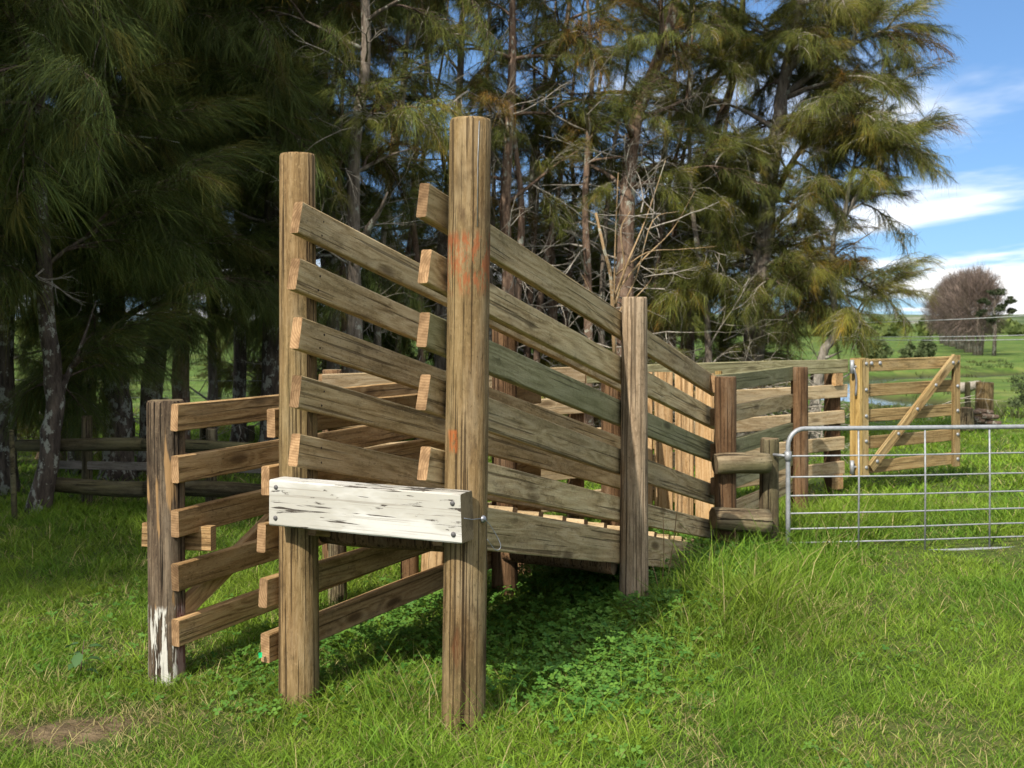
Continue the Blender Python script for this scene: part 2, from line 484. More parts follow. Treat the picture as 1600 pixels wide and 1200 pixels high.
def board(name, p0, p1, h, t, mat, parent, end=None, up=(0, 0, 1), bow=0.004, cut=0.0, n=6, ch=0.005):
    """sawn board from p0 to p1 (centre line); height h along 'up', thickness t; ends slanted by cut"""
    p0, p1 = Vector(p0), Vector(p1)
    L = (p1 - p0).length
    prof = [(-t / 2 + ch, -h / 2), (t / 2 - ch, -h / 2), (t / 2, -h / 2 + ch), (t / 2, h / 2 - ch),
            (t / 2 - ch, h / 2), (-t / 2 + ch, h / 2), (-t / 2, h / 2 - ch), (-t / 2, -h / 2 + ch)]
    V, Fc, mi = [], [], []
    ec = (random.uniform(-0.05, 0.05), random.uniform(-0.05, 0.05))
    b1, b2, ph = random.uniform(-bow, bow), random.uniform(-bow, bow), random.uniform(0, 6)
    for i in range(n + 1):
        s = i / n
        oy = b1 * math.sin(math.pi * s) + random.uniform(-1, 1) * bow * 0.15
        oz = b2 * math.sin(math.pi * s) + random.uniform(-1, 1) * bow * 0.2
        tw = 0.012 * math.sin(ph + 2 * s)
        for (y, z) in prof:
            jz = random.uniform(-1, 1) * 0.0009
            V.append((L * s + ((cut + ec[0 if i == 0 else 1]) * z if i in (0, n) else 0) + (random.uniform(-0.002, 0.002) if i in (0, n) else 0), y + oy - tw * z + jz, z + oz + tw * y + jz))
    for i in range(n):
        for k in range(8):
            a, b = i * 8 + k, i * 8 + (k + 1) % 8
            Fc.append((a, b, b + 8, a + 8))
            mi.append(0)
    Fc.append(tuple(range(7, -1, -1)))
    Fc.append(tuple(n * 8 + k for k in range(8)))
    mi += [1, 1]
    me = mesh_py(name, V, Fc, [mat, end or M['end']], midx=mi)
    return put(name, me, parent, frame(p0, p1, up))


def post(name, base, top, r0, r1, mat, parent, end=None, rough=0.012, seg=26, rings=14, split=0.0, squash=1.0, rot=0.0, tilt_top=0.0):
    """round timber post; base and top are the axis ends"""
    base, top = Vector(base), Vector(top)
    L = (top - base).length
    V, Fc, mi = [], [], []
    ph = [random.uniform(0, 6.28) for _ in range(6)]
    st = [i / rings for i in range(rings + 1)]
    zs = [L * s for s in st]
    zs[-1] = L - 0.012
    zs.append(L)
    for i, z in enumerate(zs):
        s = z / L
        r = r0 + (r1 - r0) * s
        if i == len(zs) - 1:
            r *= 0.94
        for k in range(seg):
            a = 2 * math.pi * k / seg
            rr = r * (1 + rough * (math.sin(2 * a + ph[0] + 1.5 * s) + 0.6 * math.sin(3 * a + ph[1] - 2 * s) + 0.5 * math.sin(5 * a + ph[2] + 3 * s)))
            rr += split * r * (math.sin(7 * a + ph[3] + 0.8 * math.sin(4 * s)) * 0.5 + math.sin(13 * a + ph[4] + math.sin(5 * s)) * 0.4)
            rr *= 1 + random.uniform(-1, 1) * 0.006
            x, y = rr * math.cos(a), rr * math.sin(a) * squash
            zt = z + (tilt_top * x if i >= len(zs) - 2 else 0) + (random.uniform(-1, 1) * split * 0.08 if i == len(zs) - 1 else 0)
            V.append((x * math.cos(rot) - y * math.sin(rot), x * math.sin(rot) + y * math.cos(rot), zt))
    nr = len(zs)
    for i in range(nr - 1):
        for k in range(seg):
            a, b = i * seg + k, i * seg + (k + 1) % seg
            Fc.append((a, b, b + seg, a + seg))
            mi.append(0)
    Fc.append(tuple((nr - 1) * seg + k for k in range(seg)))
    Fc.append(tuple(range(seg - 1, -1, -1)))
    mi += [1, 1]
    me = mesh_py(name, V, Fc, [mat, end or M['end_old']], midx=mi)
    for p in me.polygons[:-2]:
        p.use_smooth = True
    z = (top - base).normalized()
    y = Vector((0, 1, 0))
    x = y.cross(z).normalized()
    y = z.cross(x)
    m = Matrix((x, y, z)).transposed().to_4x4()
    m.translation = base
    return put(name, me, parent, m)


def round_log(name, p0, p1, r0, r1, mat, parent, end=None, rough=0.03, seg=16, rings=8, split=0.02):
    p0, p1 = Vector(p0), Vector(p1)
    L = (p1 - p0).length
    V, Fc, mi = [], [], []
    ph = [random.uniform(0, 6.28) for _ in range(4)]
    for i in range(rings + 1):
        s = i / rings
        r = r0 + (r1 - r0) * s
        if i in (0, rings):
            r *= 0.95
        oy, oz = 0.25 * r * math.sin(2.6 * s + ph[0]) * min(1, L), 0.25 * r * math.sin(3.1 * s + ph[1]) * min(1, L)
        for k in range(seg):
            a = 2 * math.pi * k / seg
            rr = r * (1 + rough * math.sin(2 * a + ph[2] + 2 * s) + split * math.sin(7 * a + ph[3]) + random.uniform(-1, 1) * 0.012)
            V.append((L * s, oy + rr * math.cos(a), oz + rr * math.sin(a)))
    for i in range(rings):
        for k in range(seg):
            a, b = i * seg + k, i * seg + (k + 1) % seg
            Fc.append((a, a + seg, b + seg, b)[::-1])
            mi.append(0)
    Fc.append(tuple(range(seg - 1, -1, -1)))
    Fc.append(tuple(rings * seg + k for k in range(seg)))
    mi += [1, 1]
    me = mesh_py(name, V, Fc, [mat, end or M['end_old']], midx=mi)
    for p in me.polygons[:-2]:
        p.use_smooth = True
    return put(name, me, parent, frame(p0, p1))


def tube_geo(pts, rad, seg=8, jit=0.0):
    """tube along points -> verts, quads (list)"""
    P = [Vector(p) for p in pts]
    V, Fq = [], []
    n = len(P)
    ref = Vector((0.3, 0.9, 0.1))
    for i in range(n):
        d = (P[min(i + 1, n - 1)] - P[max(i - 1, 0)]).normalized()
        a = d.cross(ref)
        if a.length < 0.05:
            a = d.cross(Vector((0, 0, 1)))
        a.normalize()
        b = d.cross(a)
        for k in range(seg):
            an = 2 * math.pi * k / seg
            r = rad[i] * (1 + random.uniform(-jit, jit))
            V.append(P[i] + a * (r * math.cos(an)) + b * (r * math.sin(an)))
    for i in range(n - 1):
        for k in range(seg):
            q, e = i * seg + k, i * seg + (k + 1) % seg
            Fq.append((q, e, e + seg, q + seg))
    Fq.append(tuple(range(seg - 1, -1, -1)))
    Fq.append(tuple((n - 1) * seg + k for k in range(seg)))
    return V, Fq


def tube(name, pts, rad, mat, parent, seg=8, jit=0.0, origin=None, end=None):
    if not isinstance(rad, (list, tuple)):
        rad = [rad] * len(pts)
    V, Fq = tube_geo(pts, rad, seg, jit)
    o = Vector(origin) if origin is not None else Vector(pts[0])
    me = mesh_py(name, [v - o for v in V], Fq, [mat] + ([end] if end else []), smooth=True)
    for p in list(me.polygons)[-2:]:
        p.use_smooth = False
        if end:
            p.material_index = 1
    return put(name, me, parent, Matrix.Translation(o))


def smooth_path(pts, k=4):
    """Catmull-Rom through the points"""
    P = [Vector(p) for p in pts]
    P = [P[0] * 2 - P[1]] + P + [P[-1] * 2 - P[-2]]
    out = []
    for i in range(1, len(P) - 2):
        for j in range(k):
            s = j / k
            a, b, c, d = P[i - 1], P[i], P[i + 1], P[i + 2]
            out.append(0.5 * (2 * b + (c - a) * s + (2 * a - 5 * b + 4 * c - d) * s * s + (3 * b - a - 3 * c + d) * s ** 3))
    out.append(P[-2])
    return out


def strands(base, d, length, width, g, nseg, side=None):
    """N tapered strips: p(s) = base + d*len*s + g*len*s^2 -> V, F(tris), index of strand per vertex, s per vertex"""
    N = len(base)
    if side is None:
        a = rng.uniform(0, 2 * np.pi, N)
        side = np.stack([np.cos(a), np.sin(a), np.zeros(N)], 1)
    L = length[:, None]
    rows, ss = [], []
    for k in range(nseg + 1):
        s = k / nseg
        p = base + d * L * s + g * L * s * s
        if k < nseg:
            wv = side * (width * 0.5 * (1 - 0.55 * s ** 1.5))[:, None]
            rows += [p - wv, p + wv]
            ss += [s, s]
        else:
            rows.append(p)
            ss.append(1.0)
    nv = len(rows)
    V = np.stack(rows, 1).reshape(-1, 3)
    tri = []
    for k in range(nseg - 1):
        a = 2 * k
        tri += [(a, a + 1, a + 3), (a, a + 3, a + 2)]
    a = 2 * (nseg - 1)
    tri.append((a, a + 1, a + 2))
    tri = np.array(tri)
    Fi = (tri[None] + (np.arange(N) * nv)[:, None, None]).reshape(-1, 3)
    return V, Fi, np.repeat(np.arange(N), nv), np.tile(np.array(ss), N)


def bolt(parent, p, nrm_, r=0.014, name='bolt', mat=None):
    nrm_ = Vector(nrm_).normalized()
    V, Fc = [], []
    rows = [(r * 1.0, 0.0), (r * 0.95, 0.35 * r), (r * 0.6, 0.75 * r)]
    a = nrm_.orthogonal().normalized()
    b = nrm_.cross(a)
    for (rr, hh) in rows:
        for k in range(8):
            an = k * math.pi / 4
            V.append(a * rr * math.cos(an) + b * rr * math.sin(an) + nrm_ * (hh - 0.002))
    for i in range(2):
        for k in range(8):
            q, e = i * 8 + k, i * 8 + (k + 1) % 8
            Fc.append((q, e, e + 8, q + 8))
    Fc.append(tuple(16 + k for k in range(8)))
    me = mesh_py(name, V, Fc, [mat or M['bolt']], smooth=True)
    return put(name, me, parent, Matrix.Translation(Vector(p)))



# ------------------------------------------------------------------ ground
def sstep(v, a, b):
    t_ = np.clip((v - a) / (b - a), 0, 1)
    return t_ * t_ * (3 - 2 * t_)


STREAM = np.array([(70, 34), (34, 41), (18.5, 45), (14.6, 50.5), (14.8, 57), (19, 65), (30, 74), (62, 86), (130, 100)], float)


def d_stream(x, y):
    best = np.full(np.shape(x), 1e9)
    for a, b in zip(STREAM[:-1], STREAM[1:]):
        ab = b - a
        s = np.clip(((x - a[0]) * ab[0] + (y - a[1]) * ab[1]) / (ab @ ab), 0, 1)
        best = np.minimum(best, np.hypot(x - a[0] - s * ab[0], y - a[1] - s * ab[1]))
    return best


def ground_z(x, y):
    x = np.asarray(x, float)
    y = np.asarray(y, float)
    near = 0.018 * np.sin(1.7 * x + 0.6) * np.cos(1.3 * y) + 0.012 * np.sin(3.9 * x + 1.1 * y) + 0.008 * np.sin(7.3 * y - 2.2 * x)
    z = near * (1 - sstep(np.hypot(x, y), 40, 120))
    z = z - 1.25 * sstep(y, 17, 44)
    z = z + 0.10 * np.sin(x * 0.21 + 1) * np.sin(y * 0.17) * sstep(y, 20, 35)
    z = z - 1.0 * (1 - sstep(d_stream(x, y), 1.2, 3.4))
    r = np.hypot(x, y)
    z = z + 0.3 * sstep(r, 60, 160)
    hills = (11 + 5 * np.sin(x * 0.0031 + 0.8) + 3.0 * np.sin(x * 0.0093 + 2.0)) * sstep(r, 500, 1150) + 22 * sstep(r, 1300, 2800) * (0.6 + 0.4 * np.sin(x * 0.0017))
    return z + np.maximum(hills, 0)


def gz(x, y):
    return float(ground_z(x, y))


nx, ny = 300, 300
u = np.linspace(-1, 1, nx)
gx = 6.0 * np.sinh(u * 7.0) / np.sinh(1.0) / 1.0
gx = gx / gx.max() * 2800
vv = np.linspace(-0.38, 1, ny)
gy = np.sinh(vv * 7.2)
gy = gy / gy.max() * 3400 + 8
X, Yg = np.meshgrid(gx, gy)
Zg = ground_z(X, Yg)
V_ground = np.stack([X, Yg, Zg], -1).reshape(-1, 3)
idx = np.arange(nx * ny).reshape(ny, nx)
Fq = np.stack([idx[:-1, :-1], idx[:-1, 1:], idx[1:, 1:], idx[1:, :-1]], -1).reshape(-1, 4)


def ground_mat():
    m, t = newmat('pasture')
    g = t.n('ShaderNodeNewGeometry').outputs['Position']
    s = t.n('ShaderNodeSeparateXYZ', {0: g})
    n1 = t.noise(g, 0.9, 6, 0.65)
    n2 = t.noise(g, 9.0, 5, 0.7)
    n3 = t.noise(g, 0.06, 5, 0.6)
    c = t.ramp(t.math('ADD', t.math('MULTIPLY', n1, 0.5), t.math('MULTIPLY', n2, 0.5)),
               [(0.30, (0.020, 0.030, 0.008)), (0.50, (0.052, 0.078, 0.017)), (0.70, (0.135, 0.125, 0.045))])
    far = t.ramp(t.math('ADD', t.math('MULTIPLY', n3, 0.45), t.math('ADD', t.math('MULTIPLY', n1, 0.3), t.math('MULTIPLY', t.noise(t.mapping(g, (0.3, 0.3, 0.3), (4, 2, 1)), 1.0, 6, 0.7), 0.25))),
                 [(0.36, (0.028, 0.055, 0.012)), (0.50, (0.075, 0.13, 0.022)), (0.64, (0.17, 0.19, 0.05))])
    soil = t.n('ShaderNodeAttribute', attribute_name='col').outputs['Fac']
    soil = t.math('MULTIPLY', t.ss(t.math('ADD', soil, t.math('MULTIPLY_ADD', n2, 0.6, -0.3)), 0.45, 0.75), 0.9)
    c = t.mix(soil, c, t.ramp(n2, [(0.3, (0.055, 0.036, 0.022)), (0.7, (0.20, 0.145, 0.09))]))
    ff = t.ss(s.outputs['Y'], 11, 22)
    c = t.mix(ff, c, far)
    rn = t.noise(t.mapping(g, (0.30, 0.6, 0.3), (7, 7, 1)), 1.0, 9, 0.8)
    c = t.mix(t.math('MULTIPLY', ff, t.ss(rn, 0.50, 0.60, 0, 0.75)), c, (0.035, 0.05, 0.016))
    c = t.mix(t.math('MULTIPLY', ff, t.ss(rn, 0.45, 0.36, 0, 0.6)), c, (0.19, 0.185, 0.07))
    # wooded and bare slopes of the far hills, haze painted into the pale grey
    hn = t.noise(t.mapping(g, (0.012, 0.006, 0.05)), 1.0, 6, 0.65)
    hill = t.ramp(hn, [(0.38, (0.030, 0.048, 0.022)), (0.50, (0.085, 0.12, 0.045)), (0.62, (0.21, 0.215, 0.17))])
    c = t.mix(t.ss(s.outputs['Z'], 1.0, 5.0), c, hill)
    # dark wet banks of the stream
    c = t.mix(t.ss(s.outputs['Z'], -1.25, -1.65, 0, 0.8), c, (0.045, 0.04, 0.02))
    t.finish(c, 0.95, t.bump(t.math('ADD', n2, t.math('MULTIPLY', n1, 0.7)), 0.8, 0.06), spec=0.1)
    return m


# the stream in the paddock
def water_mat():
    m, t = newmat('stream_water')
    g = t.n('ShaderNodeNewGeometry').outputs['Position']
    n = t.noise(t.mapping(g, (1.2, 3.0, 1)), 1.0, 4, 0.6)
    t.finish((0.03, 0.04, 0.045), 0.08, t.bump(n, 0.12, 0.05), spec=0.6)
    return m


pth = smooth_path([(a, b, -1.62) for a, b in STREAM], 6)
Vw, Fw = [], []
for i, p in enumerate(pth):
    d = (pth[min(i + 1, len(pth) - 1)] - pth[max(i - 1, 0)]).normalized()
    s_ = Vector((-d.y, d.x, 0)) * 2.9
    Vw += [p - s_, p + s_]
    if i:
        Fw.append((2 * i - 2, 2 * i - 1, 2 * i + 1, 2 * i)[::-1])
wat = put('stream', mesh_py('stream', Vw, Fw, [water_mat()]))
tag(wat, 'narrow stream winding across the paddock', 'stream', kind='structure')

# ------------------------------------------------------------------ loading ramp
P1 = Vector((-0.195, 4.737, 0))
U = Vector((0.425, 0.905, 0)).normalized()        # up the yard, along the ramp
W = Vector((-U.y, U.x, 0))                        # across the ramp, to its left


def rp(t_, v_, z=0.0):
    p = P1 + U * t_ + W * v_
    return Vector((p.x, p.y, z))


ramp = thing('loading_ramp', 'sloping timber stock loading ramp with tall round posts and white bumper beam', 'loading ramp', rp(2, 0.4, 0))
post('post', rp(0, 0, -0.12) + Vector((-0.012, 0, 0)), rp(0, 0, 2.58) + Vector((0.02, 0, 0)), 0.092, 0.089, M['post_marked'], ramp, M['end_green'])['label'] = 'tall round post with orange stains'
post('post', rp(0, 0.855, -0.12), rp(0, 0.86, 2.49) + Vector((-0.004, 0, 0)), 0.092, 0.079, M['post'], ramp, M['end_green'])
post('post', rp(2.22, 0.018, -0.1), rp(2.22, 0.01, 1.885), 0.089, 0.077, M['post_grey'], ramp, M['end_old'])
post('post', rp(4.17, -0.045, -0.1), rp(4.17, -0.045, 1.33), 0.083, 0.082, M['post_brown'], ramp, M['end_old'])
post('post', rp(2.2, 0.87, -0.1), rp(2.2, 0.87, 1.70), 0.082, 0.078, M['post_brown'], ramp)
post('post', rp(4.16, 0.87, -0.1), rp(4.16, 0.87, 1.27), 0.082, 0.078, M['post_brown'], ramp)
SL = 0.215
right = [(2.270, 'rail_grey', 0.147, SL), (2.00, 'rail_grey', 0.147, 0.213), (1.733, 'rail_green', 0.147, 0.212), (1.475, 'rail_grey', 0.15, 0.228),
         (1.175, 'rail_grey', 0.14, 0.224), (0.968, 'rail_grey', 0.195, 0.222)]
for i, (z0, mt, h, s) in enumerate(right):
    t0, t1 = (-0.15 + random.uniform(-0.012, 0.012), 4.47) if i < 5 else (-0.02, 4.30)
    zc = z0 - h / 2 / math.cos(math.atan(s))
    board('rail', rp(t0, 0.118, zc - s * t0), rp(t1, 0.118, zc - s * t1), h, 0.048, M[mt], ramp, M['end'], cut=0.0, bow=0.008)
left = [(2.225, 'rail_grey'), (1.972, 'rail_grey'), (1.715, 'rail_grey'), (1.458, 'rail_grey'), (1.20, 'rail_grey'), (0.955, 'rail_warm')]
for i, (z0, mt) in enumerate(left):
    h = 0.142 if i < 5 else 0.19
    t0, t1 = (-0.165 + random.uniform(-0.012, 0.012), 4.3) if i < 5 else (-0.02, 4.2)
    zc = z0 - h / 2 / math.cos(math.atan(SL))
    board('rail', rp(t0, 0.758, zc - SL * t0), rp(t1, 0.758, zc - SL * t1), h, 0.048, M[mt], ramp, M['end'], bow=0.008)
# nail heads where the left rails cross the shorter post
for ch_ in [o for o in ramp.children if o.name.startswith('rail')][6:11]:
    for dz in (-0.035, 0.03):
        xl = 0.17 + random.uniform(-0.012, 0.012)
        bolt(ch_, WLOC[ch_.name] @ Vector((xl, -0.0235, dz)), WLOC[ch_.name].to_3x3() @ Vector((0, -1, 0)), 0.006, 'nail', M['rust'])
# deck: planks across with cleats
s = SL * 1.02
nrm = Vector((U.x * s, U.y * s, 1)).normalized()
for k in range(28):
    t_ = 0.02 + k * 0.152
    z = 0.915 - s * t_
    board('deck_plank', rp(t_, 0.145, z), rp(t_, 0.732, z), 0.04, 0.144, M['rail_pale'], ramp, M['end'], up=nrm, n=2)
for k in range(13):
    t_ = 0.16 + k * 0.32
    z = 0.915 - s * t_ + 0.046
    board('deck_cleat', rp(t_, 0.146, z), rp(t_, 0.73, z), 0.055, 0.06, M['rail_pale'], ramp, M['end'], up=nrm, n=2)
# bearers beneath the deck
round_log('bearer', rp(2.16, 0.12, 0.27), rp(2.16, 0.84, 0.30), 0.07, 0.06, M['post_brown'], ramp)
round_log('bearer', rp(0.12, 0.06, 0.76), rp(0.12, 0.80, 0.76), 0.05, 0.05, M['post_brown'], ramp)
round_log('brace', rp(2.28, 0.84, 0.30), rp(3.3, 0.5, 0.06), 0.06, 0.05, M['log'], ramp)
# white bumper beam
bm_c = -0.145
beam = board('bumper_beam', rp(bm_c, 0.872, 0.932), rp(bm_c, -0.08, 0.927), 0.202, 0.105, M['white'], ramp, M['end_old'], bow=0.003, n=8, ch=0.006)
beam['label'] = 'thick beam in flaking white paint'


for v_, z_ in ((0.835, 1.0), (0.838, 0.865), (-0.042, 0.988), (-0.046, 0.862)):
    bolt(beam, rp(bm_c - 0.0535, v_, z_), -U, 0.0115, mat=M['rust_bolt'])
bolt(ramp, rp(-0.02, -0.092, 0.90), -W + -U * 0.2, 0.016)
# loop of fencing wire hanging on the tall post
wp = smooth_path([rp(-0.19, -0.09, 0.93), rp(-0.15, -0.105, 0.92), rp(-0.03, -0.104, 0.90), rp(0.03, -0.12, 0.84), rp(0.05, -0.14, 0.78), rp(0.03, -0.125, 0.765), rp(-0.03, -0.115, 0.82)], 5)
tube('wire_loop', wp, 0.0017, M['bolt'], ramp, 5)
tube('wire_staple_line', [rp(-0.05, -0.083, 2.56) + Vector((0.005, -0.004, 0)), rp(-0.052, -0.083, 2.4) + Vector((0, -0.004, 0)), rp(-0.052, -0.083, 2.12) + Vector((-0.002, -0.004, 0))], 0.0016, M['galv'], ramp, 5)

# ------------------------------------------------------------------ left fences beside the ramp (A outer, B against the ramp)
def rel(t_, v_, z):
    return rp(t_, v_, z)


VA, VB = 1.56, 0.968
fa = thing('rail_fence', 'five-rail timber fence starting at the old post with peeling white paint', 'fence', rp(0, VA + 0.1, 0))
fa_post = post('post', rp(0.02, VA + 0.092, -0.1), rp(0.03, VA + 0.105, 1.345), 0.086, 0.092, M['post_old'], fa, M['end_old'], rough=0.03, split=0.045, seg=40, rings=18, squash=0.92)
fa_post['label'] = 'dark furrowed old post, its foot painted flaking white'
for i, z in enumerate((1.332, 1.082, 0.823, 0.566, 0.297)):
    board('rail', rp(-0.02 - 0.01 * random.random(), VA, z - 0.065), rp(2.95, VA, z - 0.06 + 0.02), 0.13, 0.046, M['rail_warm'], fa, M['end'], bow=0.01)
post('post', rp(2.9, VA + 0.10, -0.1), rp(2.9, VA + 0.10, 1.36), 0.085, 0.08, M['post_brown'], fa)
post('post', rp(1.5, VA + 0.10, -0.1), rp(1.5, VA + 0.10, 0.40), 0.06, 0.055, M['log_z'], fa)
board('brace', rp(0.05, VA + 0.05, 0.30), rp(0.95, VA + 0.05, 0.72), 0.10, 0.045, M['rail_warm'], fa, M['end'])
cr = Vector((0.96, -0.28, 0))
cc = rp(0.125, VA + 0.105, 0.665)
board('cross_rail', cc - cr * 0.20, cc + cr * 0.19, 0.12, 0.05, M['rail_warm'], fa, M['end'], n=3)

fb = thing('rail_fence', 'five-rail timber fence fixed to the outer side of the shorter ramp post', 'fence', rp(0, VB, 0))
for i, z in enumerate((1.332, 1.075, 0.82, 0.568, 0.318)):
    t0 = (-0.06, -0.10, -0.13, -0.115, -0.10)[i]
    board('rail', rp(t0, VB, z - 0.065), rp(2.95, VB, z - 0.065 - 0.03), 0.13, 0.046, M['rail_warm'], fb, M['end'], bow=0.01)
post('post', rp(2.9, VB + 0.10, -0.1), rp(2.9, VB + 0.10, 1.34), 0.08, 0.075, M['post_brown'], fb)
for k, vq in enumerate((1.04, 1.20)):
    board('slide_board', rp(1.95, vq + 0.06, -0.04), rp(1.95, vq + 0.03, 0.50), 0.045, 0.15, M['paling'], fb, M['end'], up=U, n=2)
post('post', rp(1.92, 1.40, -0.1), rp(1.92, 1.40, 0.55), 0.06, 0.055, M['post_brown'], fb)
# small green tag tied to the lowest rail
tg = put('tag', mesh_py('tag', [(0, 0, 0), (0.016, -0.004, 0.004), (0.015, 0.002, 0.026), (-0.002, 0, 0.024)], [(0, 1, 2, 3)], [M['clover']]), fb,
         Matrix.Translation(rp(-0.132, VB + 0.012, 0.215)))
gm, gt = newmat('green_plastic')
gt.finish((0.01, 0.35, 0.12), 0.4)
tg.data.materials.clear()
tg.data.materials.append(gm)

# ------------------------------------------------------------------ far fence of the yard
fdir = Vector((0.79, 0.61, 0)).normalized()
F0 = Vector((2.1, 10.5, 0))
fn = Vector((fdir.y, -fdir.x, 0))                  # towards the camera


def fp(s_, off=0.0, z=0.0):
    p = F0 + fdir * s_ + fn * off
    return Vector((p.x, p.y, z))


ff = thing('rail_fence', 'long back fence of the yard with pale new pine rails', 'fence', fp(-1, -0.1, 0))
for i, z in enumerate((1.375, 1.12, 0.855, 0.585, 0.335)):
    mt = ('rail_green', 'rail_pale', 'rail_pale', 'rail_pale', 'rail_pale')[i]
    for (a, b) in ((-4.35, -1.9), (-1.89, 1.635)):
        if i == 0:
            board('rail', fp(a, 0, z - 0.07), fp(b + (0.06 if b > 0 else 0), 0, z - 0.07), 0.14, 0.048, M['rail_pale' if a < -2 else mt], ff, M['end'], bow=0.008)
        else:
            board('rail', fp(a, 0, z - 0.066), fp(b + (0.05 if (i == 1 and b > 0) else 0), 0, z - 0.066), 0.132, 0.048, M[mt], ff, M['end'], bow=0.008)
for s_ in (-4.2, -1.9, -0.1):
    post('post', fp(s_, -0.10, -0.1), fp(s_, -0.10, 1.40 if s_ < -4 else 1.24), 0.075, 0.07, M['post_brown'], ff)
post('post', fp(1.60, -0.10, -0.1), fp(1.60, -0.10, 1.30), 0.085, 0.08, M['post_brown'], ff)
for z0, z1 in ((1.11, 1.235), (0.06, 0.21)):
    board('packing_block', fp(1.52, 0.02, (z0)), fp(1.52, 0.02, z1), 0.05, 0.13, M['paling_z'], ff, M['end'], up=fn, n=2)

# vertical palings closing the head of the ramp
pg = thing('paling_gate', 'gate of upright orange pine palings closing the head of the ramp', 'gate', (1.4, 9.45, 0))
pa = Vector((1.68, 9.27, 0))
pdv = Vector((-0.905, 0.425, 0)).normalized()
for k in range(5):
    c_ = pa + pdv * (0.085 + k * 0.178)
    board('paling', c_ + Vector((0, 0, 0.085 + 0.01 * random.random())), c_ + Vector((0, 0, 1.315 + 0.012 * random.random())), 0.024, 0.158, M['paling'], pg, M['end'], up=(pdv.y, -pdv.x, 0) if False else (-0.425, -0.905, 0), n=2)
for z in (0.28, 0.72, 1.12):
    a_ = pa + Vector((0.425, 0.905, 0)) * 0.036
    board('batten', a_ + pdv * -0.02 + Vector((0, 0, z)), a_ + pdv * 0.92 + Vector((0, 0, z)), 0.10, 0.045, M['gate_wood'], pg, M['end'], n=2)
q_ = pa + Vector((0.425, 0.905, 0)) * 0.04 + pdv * -0.02
board('stile', q_ + Vector((0, 0, -0.04)), q_ + Vector((0, 0, 1.34)), 0.05, 0.05, M['gate_sunlit'], pg, M['end'], up=(-0.425, -0.905, 0), n=2)

# ------------------------------------------------------------------ short fence from the ramp head to the single brown post
P4 = Vector((2.68, 10.44, 0))
sf = thing('rail_fence', 'short greenish rail fence between the ramp head and a lone brown post', 'fence', P4)
post('post', P4 + Vector((0, 0, -0.1)), P4 + Vector((0.0, 0, 1.335)), 0.08, 0.078, M['post_brown'], sf)
e0 = rp(4.25, 0.07, 0)
e1 = P4 + Vector((-0.075, 0.0, 0))
for i, z in enumerate((1.335, 1.078, 0.81, 0.545, 0.30)):
    board('rail', e0 + Vector((0, 0, z - 0.066)), e1 + Vector((0, 0, z - 0.06)), 0.132, 0.046, M['rail_green' if i in (0, 2, 3) else 'rail_grey'], sf, M['end'])

# ------------------------------------------------------------------ rustic short post with two logs
rs = thing('log_fence', 'stubby weathered post joined to the ramp by two short round logs', 'fence', (1.97, 8.62, 0))
post('post', (1.965, 8.60, -0.1), (1.98, 8.60, 0.85), 0.078, 0.072, M['log_z'], rs, M['end_old'], rough=0.04, split=0.05, seg=32)
round_log('log', (1.515, 8.37, 0.675), (1.935, 8.44, 0.685), 0.078, 0.082, M['log'], rs, M['end_old'], split=0.03)
round_log('log', (1.50, 8.36, 0.27), (1.925, 8.44, 0.25), 0.085, 0.098, M['log'], rs, M['end_old'], split=0.04)

# ------------------------------------------------------------------ pipe gate
pgate = thing('pipe_gate', 'galvanised pipe gate with thin wire bars across the grass track', 'gate', (2.07, 8.42, 0))
ga, gb = Vector((2.075, 8.42, 0)), Vector((4.75, 8.86, 0))
gd = (gb - ga)
GL = gd.length
gd.normalize()


def gp(s_, z):
    p = ga + gd * s_
    return Vector((p.x, p.y, z - 0.006 * s_))


ZB, ZT, R = -0.012, 0.94, 0.13
corner = [gp(0, ZB)] + [gp(0, z) for z in (0.3, 0.6, ZT - R)]
for k in range(1, 7):
    a = k / 6 * math.pi / 2
    corner.append(gp(R - R * math.cos(a), ZT - R + R * math.sin(a)))
corner += [gp(x, ZT) for x in (0.8, 1.6, GL - R)]
for k in range(1, 7):
    a = k / 6 * math.pi / 2
    corner.append(gp(GL - R + R * math.sin(a), ZT - R + R * math.cos(a)))
corner += [gp(GL, z) for z in (0.5, ZB)]
fr = tube('frame', corner, 0.0175, M['galv'], pgate, 12)
tube('bottom_pipe', [gp(0, ZB + 0.0), gp(0.8, ZB - 0.006), gp(1.6, ZB + 0.004), gp(GL, ZB)], 0.016, M['galv'], pgate, 12)
for z in (0.735, 0.577, 0.436, 0.303, 0.187, 0.082):
    tube('bar', [gp(0, z), gp(GL * 0.33, z - 0.004), gp(GL * 0.66, z + 0.002), gp(GL, z)], 0.0062, M['galv'], pgate, 8)
for s_ in (0.565, 1.11, 1.65, 2.19):
    tube('upright', [gp(s_, ZB), gp(s_ + 0.004, 0.5), gp(s_, ZT)], 0.0072, M['galv'], pgate, 8)
for z in (0.735,):
    round_log('hinge_collar', gp(0, z - 0.035), gp(0, z + 0.035), 0.026, 0.026, M['galv'], pgate, M['galv'], split=0, rough=0, rings=2)
    tube('hinge_pin', [gp(0, z), gp(-0.06, z) + Vector((-0.03, 0.1, 0))], 0.011, M['galv'], pgate, 8)

gpst = thing('gate_post', 'round brown post at the latch end of the galvanised pipe gate', 'post', gb)
post('post', gb + gd * 0.12 + Vector((0, 0, -0.1)), gb + gd * 0.12 + Vector((0, 0, 1.15)), 0.085, 0.08, M['post_brown'], gpst)

